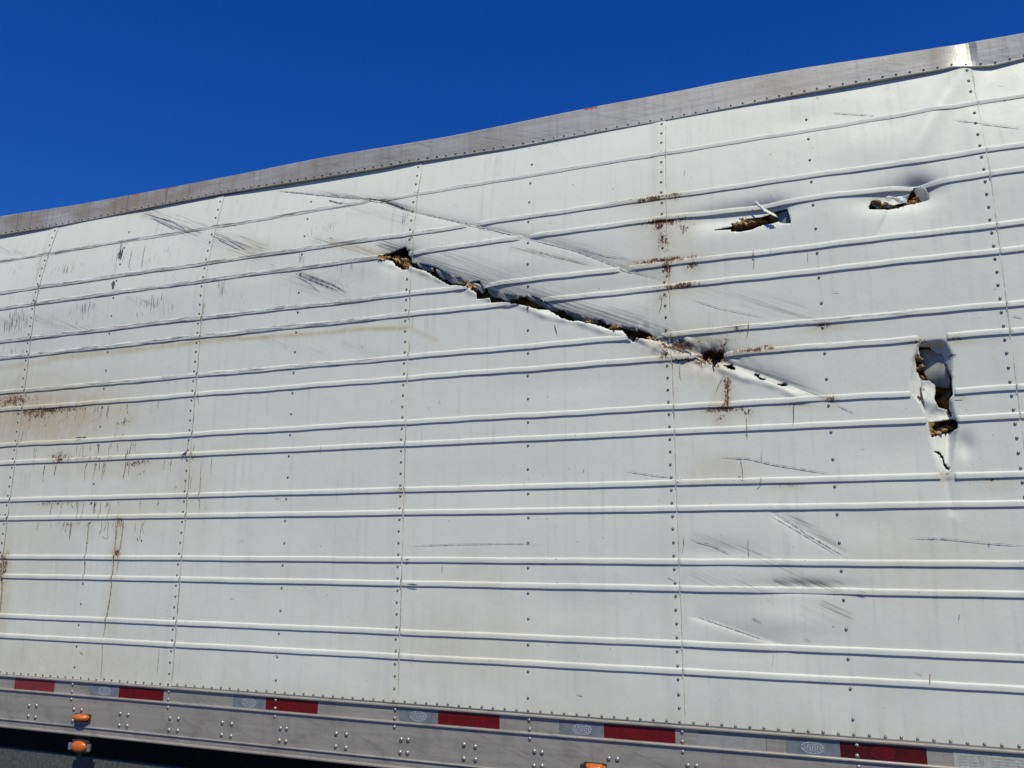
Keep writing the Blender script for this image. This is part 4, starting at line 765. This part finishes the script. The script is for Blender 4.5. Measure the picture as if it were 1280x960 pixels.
# ---- insulation behind the torn skin
def foam():
    x0, x1, v0, v1, h = 2.15, 4.95, 0.62, 2.12, 0.014
    nu = int((x1 - x0) / h); nv = int((v1 - v0) / h)
    U, V = np.meshgrid(np.linspace(x0, x1, nu + 1), np.linspace(v0, v1, nv + 1)); u = U.ravel(); v = V.ravel()
    n = np.zeros(len(u))
    for _ in range(24):
        a, b, p = rng.uniform(-90, 90), rng.uniform(-90, 90), rng.uniform(0, 6.28); n += np.sin(a * u + b * v + p)
    n = n / 4.0
    d = np.maximum(disp(u, v), 0) + 0.085 - 0.020 * np.clip(n, -1, 1.2) + rng.normal(0, .002, len(u))
    idx = np.arange(len(u)).reshape(nv + 1, nu + 1)
    q = np.stack([idx[:-1, :-1], idx[:-1, 1:], idx[1:, 1:], idx[1:, :-1]], -1).reshape(-1, 4)
    return link('insulation_foam', mesh_np('insulation_foam', np.stack([u, d, v + Z0], 1), q, False), M['foam'], trailer)
fo = foam()
for (u, v, r, dp) in CHUNK:
    bm = bmesh.new(); bmesh.ops.create_icosphere(bm, subdivisions=4, radius=1.0)
    ph = [random.uniform(0, 6) for _ in range(6)]
    for w in bm.verts:
        c = w.co; k = 1 + 0.22 * math.sin(3 * c.x + ph[0] + 2 * c.z) + 0.16 * math.sin(6 * c.z + ph[1]) + 0.12 * math.sin(9 * c.x + 5 * c.y + ph[2]) + 0.10 * math.sin(17 * c.x + 13 * c.z + ph[3]) + 0.07 * math.sin(31 * c.z - 23 * c.x + ph[4]) + random.gauss(0, .05)
        w.co = Vector((c.x * r * 1.15 * k, c.y * 0.028 * k, c.z * r * 0.65 * k))
    o = link('foam_chunk', bm_mesh('foam_chunk', bm, False), M['foam'], fo)
    o.location = (u, float(disp(np.array([u]), np.array([v]))[0]) + dp + 0.012, v + Z0); o.rotation_euler = (0, random.uniform(-.5, .8), 0)

# ---- torn flaps of sheet metal
def flap(poly, ydep, mat, parent, th=0.0015, name='torn_flap'):
    """poly outline in (u, v); ydep(u, v) gives depth; filled as a fine grid clipped to the outline"""
    P = np.array(poly); h = 0.004
    u0, u1, v0, v1 = P[:, 0].min() - h, P[:, 0].max() + h, P[:, 1].min() - h, P[:, 1].max() + h
    nu = max(2, int((u1 - u0) / h)); nv = max(2, int((v1 - v0) / h))
    U, V = np.meshgrid(np.linspace(u0, u1, nu + 1), np.linspace(v0, v1, nv + 1)); u = U.ravel().copy(); v = V.ravel().copy()
    Q = np.vstack([P, P[:1]]); bd = np.full(len(u), 1e9); bu = u.copy(); bv = v.copy()
    for a, c in zip(Q[:-1], Q[1:]):
        dd = c - a; t = np.clip(((u - a[0]) * dd[0] + (v - a[1]) * dd[1]) / max(dd @ dd, 1e-12), 0, 1)
        pu = a[0] + t * dd[0]; pv = a[1] + t * dd[1]; ds = np.hypot(u - pu, v - pv); m = ds < bd; bd[m] = ds[m]; bu[m] = pu[m]; bv[m] = pv[m]
    m = bd < 0.6 * h; u[m] = bu[m]; v[m] = bv[m]
    idx = np.arange(len(u)).reshape(nv + 1, nu + 1)
    q = np.stack([idx[:-1, :-1], idx[:-1, 1:], idx[1:, 1:], idx[1:, :-1]], -1).reshape(-1, 4)
    q = q[inside(poly, u[q].mean(1), v[q].mean(1))]
    y = ydep(u, v)
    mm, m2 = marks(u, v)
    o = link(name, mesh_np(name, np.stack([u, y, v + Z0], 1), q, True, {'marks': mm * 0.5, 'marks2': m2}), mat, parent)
    s = o.modifiers.new('gauge', 'SOLIDIFY'); s.thickness = th; s.offset = 0
    return o
def fr(poly):
    P = np.array(poly); return P[:, 0].min(), P[:, 0].max(), P[:, 1].min(), P[:, 1].max()
a = fr(FLAPS['tongue'])
flap(FLAPS['tongue'], lambda u, v: disp(u, v) * 0.5 - 0.004 - 0.022 * np.sin(np.clip((u - a[0]) / (a[1] - a[0]), 0, 1) * 2.6) + 0.25 * (v - a[3] + (u - a[0]) * 0.6), M['paint'], sheets[3])
b_ = fr(FLAPS['crumple'])
flap(FLAPS['crumple'], lambda u, v: 0.030 + 0.030 * crumple(u * 1.2, v * 1.2) - 0.18 * (v - b_[2] - 0.03), M['paint'], sheets[3])
c_ = fr(FLAPS['inner'])
flap(FLAPS['inner'], lambda u, v: 0.012 + 0.22 * (u - c_[0]) + 0.014 * crumple(u * .9, v * .9) + 0.006 * np.sin((v - c_[2]) * 60), M['paint'], sheets[3])
d_ = fr(FLAPS['peel'])
flap(FLAPS['peel'], lambda u, v: 0.008 + 0.50 * (d_[1] - u) + 0.32 * (d_[3] - v) + 0.006 * crumple(u * .4, v * .4) - 0.012 * np.sin((v - d_[2]) * 34), M['grayback'], sheets[3])
# curled shreds along the upper lip of the gash
GP = np.array(UPLIP); GL = np.array(LOLIP); gx = GP[0, 0] + 0.03
def up_at(x): return np.interp(x, GP[:, 0], GP[:, 1])
def lo_at(x): return np.interp(x, GL[:, 0], GL[:, 1])
while gx < GP[-1, 0] - 0.05:
    w = random.uniform(0.07, 0.16); n_ = 9; x_ = np.linspace(gx, gx + w, n_)
    gap = up_at(x_) - lo_at(x_)
    dep = random.uniform(.35, .85) * (0.6 + 0.4 * np.sin(np.linspace(0, 3.1, n_))) + np.array([random.uniform(-.18, .18) for _ in range(n_)])
    dep[0] *= .5; dep[-1] *= .6
    low = up_at(x_) - gap * np.clip(dep, .1, 1.05)
    poly = [(float(q_), float(up_at(q_)) + .010) for q_ in x_] + [(float(q_), float(l_)) for q_, l_ in zip(x_[::-1], low[::-1])]
    tilt = random.uniform(.25, .7); ph_ = random.uniform(0, 6)
    flap(poly, lambda u, v, tilt=tilt, ph_=ph_: disp(u, up_at(u) + 0.004) + 0.003 + tilt * np.clip(up_at(u) + .004 - v, 0, 1) + 0.004 * np.sin(u * 75 + ph_), M['grayback'], sheets[min(3, int(gx // W))])
    gx += w * random.uniform(1.0, 1.5)
for key in ('panelA', 'panelB'):
    e_ = fr(FLAPS[key])
    flap(FLAPS[key], lambda u, v, e_=e_: 0.020 + 0.55 * (e_[1] - u) + 0.10 * (e_[3] - v) + 0.004 * crumple(u, v), M['grayback'], sheets[3])

# ---- long scratches and stain runs: dried-on streaks lying on the skin
rd = random.Random(11)
for _ in range(105):
    cu, cv = (rd.gauss(0.62, 0.22), rd.choice(RIBS[4:9])) if rd.random() < .75 else (rd.choice([0.0, 1.24, 2.45, 3.67, 3.98]) + rd.gauss(0, .03), rd.uniform(0.5, 1.9))
    ln = rd.uniform(0.02, 0.11)
    LINES.append(([(cu, cv), (cu + rd.gauss(0, .004), cv - ln * .5), (cu + rd.gauss(0, .006), cv - ln)], rd.uniform(0.0016, 0.0036), rd.choice(['brown', 'brown', 'rust', 'gray'])))
for k_ in range(-1, 5):                           # dirt line along each sheet joint
    vv_ = -0.15
    while vv_ < 2.33:
        ln = rd.uniform(0.06, 0.35); ve = min(2.34, vv_ + ln); xx = k_ * W + W * 0 + LAP + 0.0012
        if rd.random() < .82: LINES.append(([(xx, vv_), (xx + rd.gauss(0, .0006), (vv_ + ve) / 2), (xx, ve)], rd.uniform(0.0018, 0.0030), rd.choice(['gray', 'gray', 'brown', 'dark'])))
        vv_ = ve + rd.uniform(0.0, 0.03)
for _ in range(34):                              # ripped, rusty stretch beyond the open gash
    t_ = rd.uniform(0, 1); cu, cv = RIP[0][0] + t_ * (RIP[1][0] - RIP[0][0]), RIP[0][1] + t_ * (RIP[1][1] - RIP[0][1])
    cv += rd.gauss(0, .014); ln = rd.uniform(.01, .06); a_ = -0.45 + rd.gauss(0, .3)
    LINES.append(([(cu, cv), (cu + ln * .5 * math.cos(a_), cv + ln * .5 * math.sin(a_) + rd.gauss(0, .003)), (cu + ln * math.cos(a_), cv + ln * math.sin(a_))], rd.uniform(0.002, 0.007), rd.choice(['rust', 'rust', 'dark'])))
for _ in range(46):                              # stray nicks all over the side
    cu, cv = rd.uniform(-.3, 5.0), rd.uniform(-.1, 2.1); a_ = rd.choice([-0.45, -0.4, -0.1, 1.4, 1.5]); ln = rd.uniform(.008, .05)
    LINES.append(([(cu, cv), (cu + ln * .5 * math.cos(a_), cv + ln * .5 * math.sin(a_)), (cu + ln * math.cos(a_), cv + ln * math.sin(a_))], rd.uniform(0.0014, 0.003), rd.choice(['gray', 'gray', 'dark', 'brown'])))
cls = {'black': M['dark'], 'dark': M['dark'], 'gray': M['gray'], 'brown': M['brown'], 'rust': M['rustline']}
for key, mat in cls.items():
    bm = bmesh.new(); cnt = 0
    for pl, w, c in LINES:
        if c != key: continue
        P = np.array(pl); L = np.concatenate([[0], np.cumsum(np.hypot(*(P[1:] - P[:-1]).T))]); n = max(3, int(L[-1] / 0.006))
        t = np.linspace(0, L[-1], n + 1); u = np.interp(t, L, P[:, 0]); v = np.interp(t, L, P[:, 1])
        g = np.gradient(np.stack([u, v], 1), axis=0); g = g / (np.hypot(g[:, 0], g[:, 1])[:, None] + 1e-9); nx, nv_ = -g[:, 1], g[:, 0]
        f = t / L[-1]; ww = w * 0.5 * np.clip(np.minimum(f, 1 - f) * 6, 0.15, 1) * (0.55 + 0.45 * np.abs(np.sin(t * 90 + len(pl))) ) * (1 + rng.normal(0, .18, n + 1))
        wob = 0.0009 * np.sin(t * 55 + 2) if key in ('brown', 'rust') else 0
        a0u, a0v, a1u, a1v = u + nx * (ww + wob), v + nv_ * (ww + wob), u - nx * (ww - wob), v - nv_ * (ww - wob)
        ribh = np.zeros(n + 1)
        for vb in RIBS:
            z = v - (vb + 0.004); ribh = np.maximum(ribh, np.where((z > -0.004) & (z < 0.030), 0.0088 * crush(u, v), 0))
        y0 = disp(a0u, a0v) - 0.0034 - ribh; y1 = disp(a1u, a1v) - 0.0034 - ribh
        A = [bm.verts.new((a0u[i], y0[i], a0v[i] + Z0)) for i in range(n + 1)]; B = [bm.verts.new((a1u[i], y1[i], a1v[i] + Z0)) for i in range(n + 1)]
        hm = in_holes(u, v)
        for i in range(n):
            if hm[i]: continue
            bm.faces.new((A[i], B[i], B[i + 1], A[i + 1])); cnt += 1
    if cnt:
        o = link('stain_streaks' if key in ('brown', 'rust') else 'scratch_marks', bm_mesh('streaks', bm), mat, trailer); o['kind'] = 'stuff'
    else: bm.free()

# ---- the rest of the body: roof, far side, ends, floor, skirt, running gear
zt = Z0 + 2.46
box_obj('roof', M['grayback'], trailer, XL, XR, 0.165, 2.50, zt - 0.03, zt - 0.012)
box_obj('far_side', M['paint'], trailer, XL, XR, 2.50, 2.58, Z0 - 0.43, zt)
box_obj('inner_lining', M['steel'], trailer, XL + 0.08, XR - 0.08, 0.17, 0.18, Z0 - 0.2, zt - 0.05)
fw = box_obj('front_wall', M['paint'], trailer, XR, XR + 0.07, 0.0, 2.58, Z0 - 0.44, zt - 0.02)
for y0, y1 in ((0.02, 1.285), (1.295, 2.56)):
    dr = box_obj('rear_door', M['paint'], trailer, XL - 0.06, XL - 0.002, y0, y1, Z0 - 0.40, zt - 0.03)
    box_obj('lock_rod', M['bolt'], dr, XL - 0.085, XL - 0.06, (y0 + y1) / 2 - .02, (y0 + y1) / 2 + .02, Z0 - 0.38, zt - 0.1)
box_obj('floor', M['steel'], trailer, XL, XR, 0.06, 2.49, Z0 - 0.36, Z0 - 0.26)
k = 0
x = XL + 0.2
while x < XR - 0.1:
    box_obj('floor_beam', M['steel'], trailer, x, x + 0.05, 0.07, 2.48, Z0 - 0.435, Z0 - 0.362); x += 0.61
sk = box_obj('side_skirt', M['skirt'], trailer, -3.6, 5.4, 0.072, 0.078, Z0 - 1.28, Z0 - 0.553)
fk = box_obj('side_skirt', M['skirt'], trailer, -3.6, 5.4, 2.50, 2.506, Z0 - 1.28, Z0 - 0.45)
for x in (-3.0, -1.2, 0.6, 2.4, 4.2):
    box_obj('skirt_strut', M['steel'], sk, x, x + 0.04, 0.0785, 0.12, Z0 - 1.2, Z0 - 0.437)
def wheel(x, y):
    def lathe(name, prof, seg=36):
        bm = bmesh.new(); R = []
        for (r, yy) in prof:
            R.append([bm.verts.new((r * math.cos(t * 2 * math.pi / seg), yy, r * math.sin(t * 2 * math.pi / seg))) for t in range(seg)])
        for a_, b_ in zip(R[:-1], R[1:]):
            for t in range(seg): bm.faces.new((a_[t], a_[(t + 1) % seg], b_[(t + 1) % seg], b_[t]))
        bm.faces.new(R[0]); bm.faces.new(R[-1][::-1])
        return bm_mesh(name, bm, False)
    t = link('wheel', lathe('tyre', [(0.30, -0.12), (0.44, -0.14), (0.50, -0.12), (0.505, 0), (0.50, 0.12), (0.44, 0.14), (0.30, 0.12)]), M['rubber'], trailer)
    t.location = (x, y, 0.504)
    link('rim', lathe('rim', [(0.10, -0.10), (0.12, -0.06), (0.27, -0.07), (0.295, -0.125), (0.30, -0.13), (0.30, 0.13), (0.10, 0.13)]), M['chrome'], t)
for x in (-6.3, -5.05):
    for y in (0.20, 0.52, 2.06, 2.38): wheel(x, y)
    box_obj('axle', M['steel'], trailer, x - 0.06, x + 0.06, 0.3, 2.3, 0.44, 0.56)
box_obj('bogie_frame', M['steel'], trailer, -6.9, -4.4, 0.75, 1.85, 0.57, Z0 - 0.437)
for y in (0.55, 1.93):
    lg = box_obj('landing_leg', M['steel'], trailer, 6.0, 6.13, y, y + 0.13, 0.05, Z0 - 0.437)
    box_obj('foot_pad', M['steel'], lg, 5.93, 6.20, y - 0.05, y + 0.18, 0.001, 0.048)
